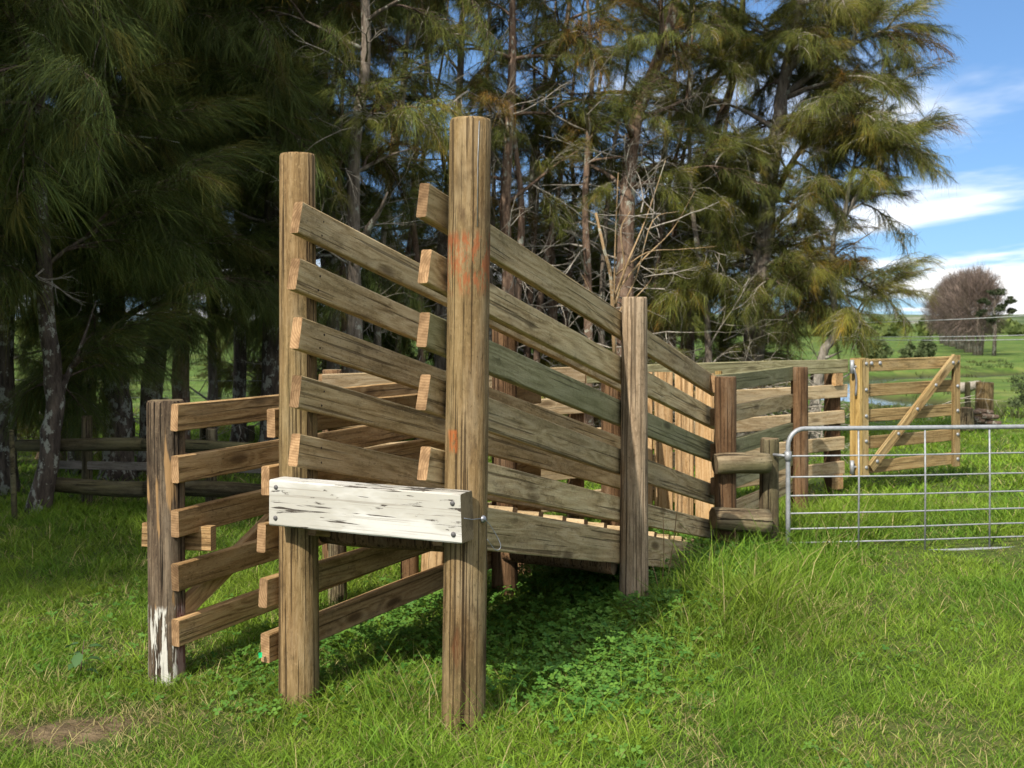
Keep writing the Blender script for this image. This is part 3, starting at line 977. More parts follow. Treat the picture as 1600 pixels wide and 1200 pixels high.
# ------------------------------------------------------------------ wooden gate
wg = thing('wooden_gate', 'bolted timber farm gate with one diagonal brace beyond the pipe gate', 'gate', (3.55, 11.55, 0))
wa, wb = Vector((3.56, 11.55, 0)), Vector((4.895, 12.36, 0))
wd = (wb - wa).normalized()
WLn = (wb - wa).length
wn = Vector((wd.y, -wd.x, 0))


def wpnt(s_, off, z):
    p = wa + wd * s_ + wn * off
    return Vector((p.x, p.y, z))


for i, z in enumerate((1.375, 1.115, 0.85, 0.575, 0.315)):
    board('rail', wpnt(0.0, 0, z - 0.065), wpnt(WLn, 0, z - 0.05), 0.128, 0.04, M['gate_wood'], wg, M['end'], n=3)
board('stile', wpnt(0.055, 0.043, 0.165), wpnt(0.055, 0.043, 1.385), 0.044, 0.10, M['gate_wood'], wg, M['gate_sunlit'], up=wn, n=3)
board('stile', wpnt(0.03, -0.046, 0.165), wpnt(0.03, -0.046, 1.385), 0.05, 0.10, M['gate_sunlit'], wg, M['end'], up=wn, n=3)
board('stile', wpnt(-0.03, 0.01, 0.17), wpnt(-0.03, 0.01, 1.38), 0.13, 0.05, M['gate_sunlit'], wg, M['end'], up=wn, n=3)
board('stile', wpnt(WLn - 0.05, 0.043, 0.18), wpnt(WLn - 0.05, 0.043, 1.40), 0.044, 0.10, M['gate_wood'], wg, M['gate_sunlit'], up=wn, n=3)
board('brace', wpnt(0.115, 0.066, 0.25), wpnt(WLn - 0.09, 0.066, 1.375), 0.098, 0.044, M['gate_wood'], wg, M['end'], n=3)
for s_ in (0.06, WLn - 0.05):
    for z in (1.33, 1.06, 0.79, 0.53, 0.26):
        bolt(wg, wpnt(s_, 0.066, z), wn, 0.02, mat=M['galv'])
for k in (0.06, 0.3, 0.52, 0.74, 0.95):
    bolt(wg, wpnt(0.115, 0.089, 0.25).lerp(wpnt(WLn - 0.09, 0.089, 1.375), k), wn, 0.02, mat=M['galv'])
for s_ in (0.19, 0.32):
    bolt(wg, wpnt(s_, 0.021, 1.33), wn, 0.022, mat=M['galv'])
for z in (1.30, 0.27):
    tube('hinge', [wpnt(-0.11, 0.03, z + 0.07), wpnt(-0.11, 0.03, z - 0.07)], 0.022, M['galv'], wg, 8)
    tube('hinge_strap', [wpnt(-0.12, 0.03, z), wpnt(0.02, 0.035, z)], 0.012, M['galv'], wg, 8)
tube('latch_chain', smooth_path([wpnt(-0.10, 0.045, 1.29), wpnt(-0.075, 0.05, 1.2), wpnt(-0.07, 0.05, 1.12), wpnt(-0.08, 0.05, 1.0)], 3), 0.011, M['bolt'], wg, 6)

# ------------------------------------------------------------------ strainer post, stumps and the lone post in the paddock
Ys = 19.0
sp = thing('strainer_post', 'thick mossy strainer post with wires standing in the paddock', 'post', at(1536, 660, Ys))
pb = at(1537, 672, Ys)
post('post', pb, at(1539, 597, Ys), 0.155, 0.15, M['post'], sp, M['end_green'], rough=0.04, split=0.03, squash=0.9)
round_log('stay', at(1516, 598, Ys) + Vector((0, 0.1, 0)), at(1512, 645, Ys), 0.045, 0.05, M['mossy_log'], sp)
for (xa, ya, xb, yb, r) in ((1502, 668, 1513, 636, 0.13),):
    st_ = thing('stump', 'broken pale stump beside the mossy strainer post', 'stump', at(1508, 668, Ys - 0.6))
    post('stump_wood', at(1508, 672, Ys - 0.6), at(1509, 637, Ys - 0.6), 0.15, 0.12, M['log_z'], st_, M['end'], rough=0.08, split=0.08)
rp_ = thing('root_mass', 'brown tangle of roots at the foot of the mossy strainer post', 'root', at(1530, 664, Ys - 0.45))
for k in range(9):
    a = at(1514 + k * 4.2, 645 + (k % 3) * 7, Ys - 0.4)
    round_log('root', a + Vector((-0.14, random.uniform(-.1, .1), random.uniform(-.03, .03))), a + Vector((0.14, random.uniform(-.1, .1), random.uniform(-.05, .05))), 0.05, 0.035, M['brown_twig'], rp_, split=0.06, rings=5, seg=8)
fl = thing('fallen_log', 'grey driftwood log lying behind the mossy strainer post', 'log', at(1515, 598, 27))
round_log('log', at(1492, 606, 27.5), at(1532, 601, 27), 0.16, 0.10, M['deadwood'], fl, split=0.05)
round_log('log', at(1498, 601, 28), at(1545, 606, 27), 0.08, 0.06, M['deadwood'], fl, split=0.05)
lp = thing('fence_post', 'lone round reddish post standing in the paddock behind the back fence', 'post', at(1273, 700, 19))
post('post', at(1273, 705, 19), at(1273, 572, 19), 0.075, 0.07, M['post_brown'], lp)

# pale wires stretched across the paddock
for k, (xa, ya, xb, yb, Yw) in enumerate(((1306, 506, 1720, 486, 15.4), (1306, 527, 1720, 520, 15.4), (1306, 531, 1720, 528, 15.4))):
    a, b = at(xa, ya, Yw), at(xb, yb, Yw + 1.5)
    m_ = (a + b) / 2 + Vector((0, 0, -0.02))
    tg_ = tube('fence_wire', smooth_path([a, m_, b], 8), 0.0055, M['wire'], None, 6)
    tag(tg_, ('highest pale wire strung from the forked tree across the paddock', 'middle pale wire strung from the forked tree across the paddock', 'lowest pale wire strung from the forked tree across the paddock')[k], 'wire', 'wires across the paddock')
wpole = thing('fence_post', 'tall thin timber post holding the three pale wires', 'post', at(1720, 640, 16.9))
post('post', at(1720, 690, 16.9), at(1720, 470, 16.9), 0.07, 0.065, M['post_brown'], wpole)

# ------------------------------------------------------------------ log fence under the dark trees
lf = thing('log_fence', 'low fence of mossy round logs running under the dark trees', 'fence', (-3.5, 10.2, 0))
round_log('log', at(25, 694, 10.5), at(232, 697, 10.3), 0.055, 0.062, M['mossy_log'], lf, split=0.04, rings=12)
round_log('log', at(225, 697, 10.25), at(455, 703, 9.9), 0.062, 0.058, M['mossy_log'], lf, split=0.04, rings=12)
round_log('log', at(70, 758, 10.5), at(235, 762, 10.3), 0.068, 0.074, M['mossy_log'], lf, split=0.04, rings=12)
round_log('log', at(228, 764, 10.25), at(470, 772, 9.9), 0.075, 0.07, M['mossy_log'], lf, split=0.05, rings=12)
board('plank', at(85, 726, 10.7), at(470, 735, 10.2), 0.075, 0.035, M['dull'], lf, M['end_old'])
for (x_, yt, Yp) in ((136, 650, 10.66), (330, 670, 10.35), (440, 660, 10.1)):
    a = at(x_, yt, Yp)
    post('post', (a.x, a.y, -0.1), a, 0.052, 0.048, M['log_z'], lf, split=0.03)
a = at(18, 672, 10.0)
post('post', (a.x + 0.12, a.y - 0.2, -0.1), a, 0.026, 0.022, M['mossy_log'], lf, split=0.03)
# wire fence behind the trees
wf = thing('wire_fence', 'wire fence with dark round posts seen between the tree trunks', 'fence', (-4, 16, 0))
for x_, yt in ((100, 650), (205, 655), (318, 640), (392, 665), (470, 655)):
    a = at(x_, yt, 16.3)
    post('post', (a.x, a.y, -0.15), a, 0.06, 0.055, M['log_z'], wf)
for z in (0.95, 0.7, 0.45):
    tube('wire', [(-8.5, 16.22, z), (-4, 16.22, z - 0.02), (-1.5, 16.22, z)], 0.004, M['wire'], wf, 5)

# ------------------------------------------------------------------ trees
def needle_bough(seed, n_twig=15, per=95, L=1.05, nl=(0.15, 0.33), nw=0.0046):
    """drooping casuarina spray: twig along +x with long hanging needles -> mesh data arrays"""
    r_ = np.random.default_rng(seed)
    V, Fq = [], []
    # main twig
    ss_ = np.linspace(0, 1, 7)
    rise, drop = r_.uniform(0.05, 0.35), r_.uniform(0.3, 0.6)
    side = r_.uniform(-0.15, 0.15)
    main = lambda s: np.array([L * (s - 0.12 * s * s), side * s * s * L, (rise * s - drop * s * s) * L])
    tv, tf = tube_geo([main(s) for s in ss_], [0.013 * (1 - 0.8 * s) + 0.002 for s in ss_], 5)
    V += [tuple(v) for v in tv]
    Fq += tf
    bases, dirs, lens, shade = [], [], [], []
    for k in range(n_twig):
        s0 = 0.12 + 0.88 * (k + r_.uniform(0, 0.8)) / n_twig
        b0 = main(min(s0, 1))
        an = r_.uniform(0.2, 1.25) * (1 if k % 2 else -1) * (1 - 0.45 * s0)
        ln = r_.uniform(0.26, 0.52) * (1.15 - 0.35 * s0)
        hd = np.array([math.cos(an), math.sin(an), 0])
        up = r_.uniform(-0.15, 0.45)
        dr = r_.uniform(0.35, 0.8)
        sub = lambda q, b0=b0, hd=hd, ln=ln, up=up, dr=dr: b0 + hd * ln * q + np.array([0, 0, (up * q - dr * q * q) * ln])
        qs = np.linspace(0, 1, 4)
        tv, tf = tube_geo([sub(q) for q in qs], [0.006, 0.005, 0.004, 0.002], 3)
        o = len(V)
        V += [tuple(v) for v in tv]
        Fq += [tuple(i + o for i in f) for f in tf]
        if r_.uniform() < 0.10:
            continue                                 # a bare twig
        m_ = max(8, int(per * r_.uniform(0.35, 1.5)))
        q = r_.uniform(0.08, 1.0, m_)
        bb = np.array([sub(z) for z in q])
        dd = hd[None] * r_.uniform(0.35, 1.0, m_)[:, None] + r_.normal(0, 0.42, (m_, 3)) + np.array([0, 0, 0.05])
        dd /= np.linalg.norm(dd, axis=1)[:, None]
        bases.append(bb)
        dirs.append(dd)
        lens.append((nl[0] * 0.6 + (nl[1] * 1.15 - nl[0] * 0.6) * r_.uniform(0, 1, m_) ** 1.3) * r_.uniform(0.7, 1.15))
        tw_c = np.array([1.0, 1.0, 1.0]) * r_.uniform(0.6, 1.35)
        if r_.uniform() < 0.14:
            tw_c = np.array([1.45, 1.05, 0.9]) * r_.uniform(0.7, 1.2)      # a browned twig
        shade.append(np.repeat(tw_c[None], m_, 0))
    base, d, ln, sh = np.concatenate(bases), np.concatenate(dirs), np.concatenate(lens), np.concatenate(shade)
    N = len(base)
    g = np.stack([np.zeros(N), np.zeros(N), -r_.uniform(0.45, 1.25, N)], 1)
    Vn, Fn, si, sv = strands(base, d, ln, np.full(N, nw), g, 2)
    hue = r_.uniform(0, 1, N)
    c0 = np.stack([0.052 + 0.035 * hue, 0.072 + 0.02 * hue, 0.030 - 0.008 * hue], 1) * sh
    c0 *= r_.uniform(0.7, 1.35, N)[:, None]
    cn = c0[si] * (0.75 + 0.55 * sv)[:, None]
    return V, Fq, Vn, Fn, cn


def bough_mesh(name, seed, leaf, wood_m, **kw):
    V, Fq, Vn, Fn, cn = needle_bough(seed, **kw)
    tri = []
    for f in Fq:
        for k in range(1, len(f) - 1):
            tri.append((f[0], f[k], f[k + 1]))
    tri = np.array(tri)
    nv = len(V)
    VV = np.concatenate([np.array(V), Vn])
    FF = np.concatenate([tri, Fn + nv])
    cc_ = np.concatenate([np.full((nv, 3), 0.1), cn])
    mi = np.concatenate([np.ones(len(tri)), np.zeros(len(Fn))])
    return mesh_np(name, VV, FF, [leaf, wood_m], cc_, midx=mi)


BOUGH = {}
for key, mt, wd_ in (('green', 'needle_green', 'brown_twig'), ('olive', 'needle_olive', 'deadwood'), ('gold', 'needle_gold', 'deadwood'), ('rust', 'needle_rust', 'brown_twig')):
    BOUGH[key] = [bough_mesh('bough_' + key, 100 + i, M[mt], M[wd_], per=(105 if key != 'rust' else 60)) for i in range(5)]


for key, mt, wd_ in (('small_green', 'needle_dull', 'brown_twig'), ('small_olive', 'needle_olive', 'deadwood'), ('small_gold', 'needle_gold', 'deadwood'), ('small_rust', 'needle_rust', 'brown_twig')):
    BOUGH[key] = [bough_mesh('bough_' + key, 200 + i, M[mt], M[wd_], per=(92 if 'rust' not in key else 55), L=0.8, n_twig=15, nl=(0.09, 0.21), nw=0.0042) for i in range(5)]


def dead_mesh(seed, mat):
    random.seed(seed)
    V, Fq = [], []

    def grow(p, d, L, r, lev):
        pts, rad = [p], [r]
        n = 5
        for i in range(n):
            d = (d + Vector((random.uniform(-1, 1), random.uniform(-1, 1), random.uniform(-1, 0.9))) * 0.28).normalized()
            p = p + d * (L / n)
            pts.append(p)
            rad.append(r * (1 - 0.75 * (i + 1) / n))
            if lev < 2 and i > 0 and random.random() < 0.85:
                sd_ = (d + Vector((random.uniform(-1, 1), random.uniform(-1, 1), random.uniform(-0.8, 0.8))) * 0.9).normalized()
                grow(p, sd_, L * random.uniform(0.35, 0.6), rad[-1] * 0.7, lev + 1)
        tv, tf = tube_geo(pts, rad, 4)
        o = len(V)
        V.extend(tv)
        Fq.extend([tuple(i + o for i in f) for f in tf])
    grow(Vector((0, 0, 0)), Vector((1, 0, 0.25)), 1.15, 0.015, 0)
    return mesh_py('dead_branch', V, Fq, [mat], smooth=True)


DEAD = [dead_mesh(500 + i, M['deadwood']) for i in range(6)]
random.seed(21)
BELT = 'shelter belt trees'


def tree(label, Y, trunk_px, r0, bark_m, mix, n_bough, zc=2.2, forks=(), n_limb=11, dead=4, top=9.0, spread=1.7, group=BELT, size=1.0, world_pts=None, cat='tree', zmaxb=7.2, bias=None, name='casuarina_tree'):
    """needle-leaved tree. trunk_px: photo points at distance Y; forks: (px points, start radius, n_boughs)"""
    if world_pts is None:
        pts = [at(a, b, Y) for a, b in trunk_px]
    else:
        pts = [Vector(p) for p in world_pts]
    base = Vector((pts[0].x, pts[0].y, gz(pts[0].x, pts[0].y)))
    if pts[0].z > base.z:
        pts = [Vector((pts[0].x, pts[0].y, base.z - 0.05))] + pts
    else:
        pts[0] = Vector((pts[0].x, pts[0].y, base.z - 0.05))
    lean = (pts[-1] - pts[-2]).normalized()
    if top > pts[-1].z + 0.3:
        l2 = (lean + Vector((0, 0, 0.8))).normalized()
        hgt = top - pts[-1].z
        pts.append(pts[-1] + l2 * hgt * 0.5 + Vector((random.uniform(-.1, .1), random.uniform(-.2, .2), 0)))
        pts.append(pts[-1] + l2 * hgt * 0.5)
    root = thing(name, label, cat, base, group)
    path = smooth_path(pts, 4)
    zt = path[-1].z
    path = [p + Vector((random.uniform(-1, 1), random.uniform(-1, 1), 0)) * r0 * 0.12 for p in path]
    rad = [max(0.012, r0 * (1.0 - 0.88 * max(0.0, (p.z - base.z) / max(zt - base.z, 1)) ** 0.9) * (1 + 0.35 * math.exp(-(p.z - base.z) / 0.18))) for p in path]
    tube('trunk', path, rad, bark_m, root, 12, 0.07)
    spots = []                                      # (point, azimuth)

    def add_limb(lp_, r_, nm='limb', w_=1.0):
        rr = [max(0.006, r_ * (1 - 0.85 * i / (len(lp_) - 1))) for i in range(len(lp_))]
        tube(nm, lp_, rr, bark_m, root, 7, 0.06)
        for i in range(max(1, int(len(lp_) * 0.28)), len(lp_)):
            d = lp_[i] - lp_[i - 1]
            spots.append((lp_[i], math.atan2(d.y, d.x), w_))
    for fpx, fr_, nb in forks:
        add_limb(smooth_path([at(a, b, Y + dy) for a, b, dy in fpx], 4), fr_, w_=nb)
    for k in range(n_limb):
        z = zc + (min(zt, zmaxb) - zc) * (k + random.random() * 0.8) / n_limb
        p = min(path, key=lambda q: abs(q.z - z)).copy()
        az = k * 2.4 + random.uniform(-0.5, 0.5)
        if bias is not None and random.random() < 0.5:
            az = bias + random.uniform(-0.9, 0.9)
        L = spread * random.uniform(0.6, 1.1) * (1 - 0.35 * (z - zc) / max(zmaxb - zc, 1))
        d = Vector((math.cos(az), math.sin(az), random.uniform(0.15, 0.75))).normalized()
        lp_ = [p]
        for i in range(6):
            d = (d + Vector((random.uniform(-1, 1), random.uniform(-1, 1), random.uniform(-0.9, 0.5))) * 0.16).normalized()
            lp_.append(lp_[-1] + d * L / 6)
        add_limb(lp_, r0 * 0.26)
    kinds = list(mix.keys())
    wts = [mix[k] for k in kinds]
    sw = [s_[2] for s_ in spots]
    for k in range(n_bough):
        p, az, _ = random.choices(spots, sw)[0]
        kind = random.choices(kinds, wts)[0]
        me = random.choice(BOUGH[kind])
        s_ = size * random.uniform(0.65, 1.15)
        a = az + random.uniform(-1.3, 1.3)
        mm = Matrix.Translation(p) @ Matrix.Rotation(a, 4, 'Z') @ Matrix.Rotation(random.uniform(-0.95, 0.75), 4, 'Y') @ Matrix.Rotation(random.uniform(-0.5, 0.5), 4, 'X') @ Matrix.Diagonal((s_, s_ * random.choice((-1, 1)) if False else s_, s_, 1))
        put('bough', me, root, mm)
    for k in range(dead):
        z = random.uniform(1.3, 4.8) if zt > 3 else random.uniform(0.2, 1.0)
        p = min(path, key=lambda q: abs(q.z - z))
        a = random.choice((random.uniform(-2.6, -0.5), random.uniform(0, 6.28)))
        s_ = random.uniform(0.6, 1.25)
        mm = Matrix.Translation(p) @ Matrix.Rotation(a, 4, 'Z') @ Matrix.Rotation(random.uniform(-0.6, 0.3), 4, 'Y') @ Matrix.Rotation(random.uniform(0, 6.28), 4, 'X') @ Matrix.Scale(s_, 4)
        put('dead_branch', random.choice(DEAD), root, mm)
    return root


DK = {'green': 1.0}
MD = {'small_green': 0.56, 'small_olive': 0.28, 'small_rust': 0.16}
GD = {'small_olive': 0.36, 'small_gold': 0.24, 'small_green': 0.30, 'small_rust': 0.10}
SD = {'green': 0.35, 'small_green': 0.4, 'small_olive': 0.15, 'small_rust': 0.10}
bd, br, bg_, bp = M['bark_dark'], M['bark_red'], M['bark_grey'], M['bark_pale']
tree('dark needle-leaved tree at the outer end of the row beside the log fence', 11.5, [(8, 770), (8, 560), (12, 300), (5, 0)], 0.11, bd, DK, 120, zc=1.9, dead=1)
tree('thin leaning lichen-spotted tree growing in front of the mossy log fence', 10.3, [(60, 806), (78, 700), (85, 600), (72, 480), (60, 200), (70, 0)], 0.095, bd, DK, 110, zc=1.9, forks=[(((86, 650, 0), (104, 590, 0.1), (125, 545, 0.2), (150, 470, 0.3)), 0.04, 0.7)], dead=1)
tree('slim dark tree just behind the thin leaning tree', 12.8, [(118, 750), (118, 600), (112, 300), (120, 0)], 0.09, bd, DK, 100, zc=1.9, dead=1)
tree('stout lichen-covered tree forking low behind the mossy logs', 12.4, [(182, 765), (186, 650), (178, 560), (170, 300), (165, 0)], 0.165, bd, DK, 130, zc=1.9, forks=[(((184, 640, 0), (165, 590, -0.1), (148, 540, -0.2), (135, 440, -0.3)), 0.07, 0.8)], dead=1)
tree('dark straight tree right behind the old white-footed post', 12.9, [(237, 760), (238, 600), (250, 480), (255, 200), (265, 0)], 0.14, bd, DK, 130, zc=1.9, dead=1)
tree('reddish-barked tree between two dark trunks behind the five-rail fence', 13.4, [(283, 755), (283, 600), (280, 300), (285, 0)], 0.115, br, DK, 110, zc=1.9, dead=1)
tree('slender black-trunked tree alone in the gap behind the five-rail fence', 15.5, [(373, 705), (374, 560), (378, 300), (380, 0)], 0.10, bd, DK, 100, zc=2.6, dead=2)
tree('lichen-mottled tree directly behind the shorter ramp post', 13.5, [(425, 745), (425, 500), (428, 200), (432, 0)], 0.14, bd, DK, 105, zc=2.5, dead=3, spread=1.4)
tree('thin grey tree seen between the ramp posts, bare low down', 14.5, [(523, 730), (520, 560), (522, 400), (505, 200), (510, 0)], 0.10, bg_, MD, 42, zc=2.8, dead=11, spread=1.3)
tree('twisting tree with a snapped limb stub behind the ramp', 12.8, [(560, 755), (556, 600), (552, 360), (558, 200), (570, 100), (572, 0)], 0.115, bg_, MD, 42, zc=3.2, dead=12, spread=1.3, forks=[(((556, 400, 0), (575, 358, -0.2), (592, 332, -0.3), (606, 300, -0.4)), 0.06, 0.0)])
tree('tree with a pale kinked upper stem behind the tallest ramp post', 16.0, [(690, 700), (690, 400), (700, 300), (716, 180), (720, 60), (725, 0)], 0.11, bg_, MD, 62, zc=2.9, dead=12, spread=1.6)
tree('reddish twin-stemmed tree just beyond the tallest ramp post', 14.5, [(795, 740), (796, 520), (790, 320), (797, 180), (800, 0)], 0.11, br, MD, 52, zc=3.3, dead=11, spread=1.5, forks=[(((797, 620, 0), (806, 480, 0.1), (815, 330, 0.1), (803, 200, 0.2), (806, 60, 0.2)), 0.08, 0.3)])
tree('narrow brown tree with bare crossing twigs behind the upper ramp rails', 16.5, [(862, 700), (862, 430), (855, 300), (860, 150), (880, 60), (890, 0)], 0.10, br, MD, 50, zc=3.3, dead=13, spread=1.5)
tree('dark tree leaning away and forking above the pruned tan shrub', 15.0, [(968, 720), (975, 480), (985, 250), (1005, 150), (1040, 60), (1062, -20)], 0.165, br, MD, 58, zc=3.3, dead=11, spread=1.6, forks=[(((1000, 170, 0), (1028, 100, -0.2), (1034, 40, -0.3), (1030, -40, -0.4)), 0.08, 0.6)])
tree('leaning olive-leaved tree behind the head of the ramp', 17.0, [(1072, 690), (1075, 500), (1092, 320), (1120, 200), (1145, 130), (1160, 20)], 0.13, br, {'small_olive': 0.55, 'small_green': 0.3, 'small_rust': 0.15}, 120, zc=1.9, dead=7, spread=1.7)
tree('thick grey-trunked tree with golden foliage behind the back fence', 16.5, [(1172, 700), (1178, 520), (1190, 400), (1210, 230), (1225, 130), (1252, 10), (1262, -60)], 0.20, bg_, GD, 250, zc=1.7, dead=9, spread=1.35, n_limb=22,
     forks=[(((1200, 330, 0), (1240, 250, -0.4), (1290, 190, -0.6), (1340, 150, -0.7)), 0.06, 1.3), (((1225, 150, 0), (1290, 100, -0.3), (1340, 66, -0.4), (1385, 46, -0.5)), 0.06, 1.4),
            (((1190, 420, 0), (1230, 400, -0.5), (1270, 415, -0.8), (1300, 450, -0.9)), 0.03, 0.7), (((1232, 110, 0), (1290, 40, 0.2), (1350, -20, 0.3)), 0.06, 1.0), (((1182, 470, 0), (1140, 440, -0.4), (1100, 450, -0.6), (1070, 480, -0.7)), 0.03, 1.2), (((1182, 480, 0), (1215, 460, -0.4), (1250, 470, -0.6)), 0.03, 0.9)])
tree('pale forked tree with slender grey limbs at the open end of the row', 15.5, [(1268, 700), (1284, 560), (1305, 520), (1300, 440), (1303, 372), (1320, 340), (1346, 290), (1366, 242), (1386, 208), (1402, 185)], 0.085, bp, GD, 84, zc=3.1, dead=3, n_limb=2, top=0, spread=0.7, zmaxb=4.6, size=0.9,
     forks=[(((1319, 342, 0), (1327, 290, -0.1), (1338, 235, -0.2), (1330, 180, -0.3), (1322, 150, -0.4)), 0.035, 1.0), (((1305, 400, 0), (1330, 430, -0.2), (1355, 448, -0.3), (1372, 470, -0.4)), 0.02, 0.9),
            (((1366, 242, 0), (1376, 205, 0.2), (1380, 160, 0.3), (1378, 110, 0.4)), 0.02, 1.2), (((1303, 440, 0), (1325, 470, -0.2), (1345, 490, -0.4)), 0.02, 0.9), (((1386, 208, 0), (1398, 215, -0.2), (1408, 225, -0.3)), 0.015, 0.8), (((1285, 560, 0), (1300, 556, -0.1), (1316, 548, -0.2)), 0.03, 0.0)])
# thin bare stems crowding between the bigger trees
for lab, Y, pp, r_ in (
        ('thin bare stem leaning between the thin grey tree and the twisting tree', 13.8, [(540, 740), (538, 500), (530, 250), (545, 0)], 0.045),
        ('bare grey sapling beside the snapped limb stub', 14.2, [(596, 740), (590, 520), (600, 360), (628, 180), (640, 0)], 0.05),
        ('crooked bare stem just before the tallest ramp post', 15.0, [(655, 720), (658, 500), (645, 300), (665, 120), (660, 0)], 0.055),
        ('reddish bare pole right behind the tallest ramp post', 15.3, [(768, 720), (765, 480), (772, 260), (760, 80), (765, 0)], 0.05),
        ('bare stem leaning against the narrow brown tree', 15.6, [(838, 720), (842, 480), (880, 260), (905, 60), (912, 0)], 0.05),
        ('pale bare stem between the narrow brown tree and the tan shrub', 14.8, [(918, 720), (920, 480), (915, 300), (925, 120), (918, 0)], 0.065),
        ('slim bare stem leaning away behind the tan shrub', 16.2, [(1020, 720), (1018, 500), (1040, 320), (1070, 180), (1085, 0)], 0.05),
        ('slim bare stem leaning across the leaning olive tree', 15.8, [(1110, 700), (1105, 500), (1080, 300), (1078, 120), (1070, 0)], 0.05),
        ('straight bare stem half behind the shorter ramp post', 15.6, [(478, 720), (482, 480), (476, 260), (486, 0)], 0.05),
        ('bare stem leaning from the twisting tree towards the tallest post', 16.4, [(620, 720), (625, 500), (655, 280), (690, 100), (700, 0)], 0.05),
        ('grey bare stem crossing the pale kinked tree', 15.2, [(722, 720), (718, 500), (700, 300), (672, 120), (668, 0)], 0.05),
        ('brown bare stem close beside the reddish twin-stemmed tree', 16.0, [(822, 720), (826, 500), (840, 280), (834, 100), (842, 0)], 0.055),
        ('bare brown stem rising over the upper ramp rails', 16.8, [(885, 720), (884, 500), (898, 300), (872, 120), (868, 0)], 0.055),
        ('bare stem forking off near the dark leaning tree', 16.0, [(945, 720), (940, 500), (950, 300), (975, 140), (990, 0)], 0.05),
        ('dark bare pole between the slim stem and the leaning olive tree', 17.5, [(1048, 720), (1052, 480), (1060, 280), (1110, 100), (1125, 0)], 0.06),
        ('slim dark stem between the reddish-barked tree and the lone black trunk', 14.4, [(330, 730), (332, 560), (326, 300), (335, 0)], 0.055),
        ('slim dark stem close behind the thin leaning tree', 13.6, [(92, 740), (98, 600), (96, 300), (105, 0)], 0.055)):
    tree(lab, Y, pp, r_ * 1.25, random.choice((br, bg_, br)), MD, 14, zc=3.8, dead=13, top=7.0, spread=0.9, n_limb=5, size=0.8)
# scrub under the trees
for lab, Y, x_ in (('scrubby low bush beside the lone black trunk', 17.5, 410), ('scrubby low bush at the outer end of the mossy log fence', 14.5, 60), ('scrubby low bush below the reddish twin-stemmed tree', 15.2, 830), ('scrubby low bush below the leaning olive tree', 15.8, 1055)):
    b_ = at(x_, 512, Y)
    tree(lab, Y, None, 0.03, br, {'small_olive': 0.6, 'small_gold': 0.25, 'small_rust': 0.15}, 42, zc=0.35, dead=9, top=1.2, spread=1.0, n_limb=9, zmaxb=1.35, world_pts=[(b_.x, Y, 0), (b_.x + 0.1, Y, 0.6), (b_.x - 0.05, Y, 1.2)], cat='bush', name='scrub_bush', group='scrub under the trees', size=0.8)
# second row, half hidden
for lab, Y, x_, bk, mx, nb, zc_ in (
        ('half-hidden tree in the second row behind the stout forked tree', 19, 130, bd, DK, 80, 2.2), ('half-hidden tree in the second row behind the lone black trunk', 20, 330, bd, DK, 80, 2.4),
        ('half-hidden tree in the second row behind the thin grey bare-based tree', 18.5, 505, bd, SD, 75, 1.2), ('half-hidden tree in the second row between both ramp posts', 20, 610, bd, SD, 75, 1.1),
        ('half-hidden tree in the second row beside the tallest ramp post', 20, 740, bd, SD, 80, 1.0), ('half-hidden tree in the second row behind the reddish twin-stemmed tree', 18.5, 835, bd, SD, 75, 1.0),
        ('half-hidden tree in the second row behind the narrow brown tree', 20, 920, bd, SD, 80, 1.0), ('half-hidden tree in the second row behind the leaning olive tree', 20, 1035, bd, SD, 90, 1.0),
        ('half-hidden tree in the second row behind the thick grey trunk', 20, 1125, bd, SD, 90, 1.0)):
    b_ = at(x_, 512, Y)
    tree(lab, Y, None, 0.12, bk, mx, nb, zc=zc_, dead=5, top=7.5, spread=1.7, world_pts=[(b_.x, Y, 0), (b_.x + 0.1, Y, 2), (b_.x - 0.05, Y, 4), (b_.x + 0.2, Y, 6)], size=1.1, zmaxb=(3.6 if x_ < 960 else 4.4) if x_ > 480 else 7.2, n_limb=13)
# the belt goes on to the left of the view and shades it
for lab, x_, y_ in (('tall dark tree of the belt beside the outermost dark tree', -6.5, 8.3), ('tall dark tree of the belt second beyond the outermost dark tree', -6.7, 5.6), ('tall dark tree of the belt third beyond the outermost dark tree', -7.4, 3.4), ('tall dark tree of the belt set back from the outermost dark tree', -7.0, 10.8)):
    tree(lab, 0, None, 0.17, bd, DK, 85, zc=2.0, dead=0, top=8.5, spread=2.0, world_pts=[(x_, y_, 0), (x_ + 0.1, y_, 3), (x_, y_ + 0.1, 6)], size=1.35, zmaxb=8.0, n_limb=15)

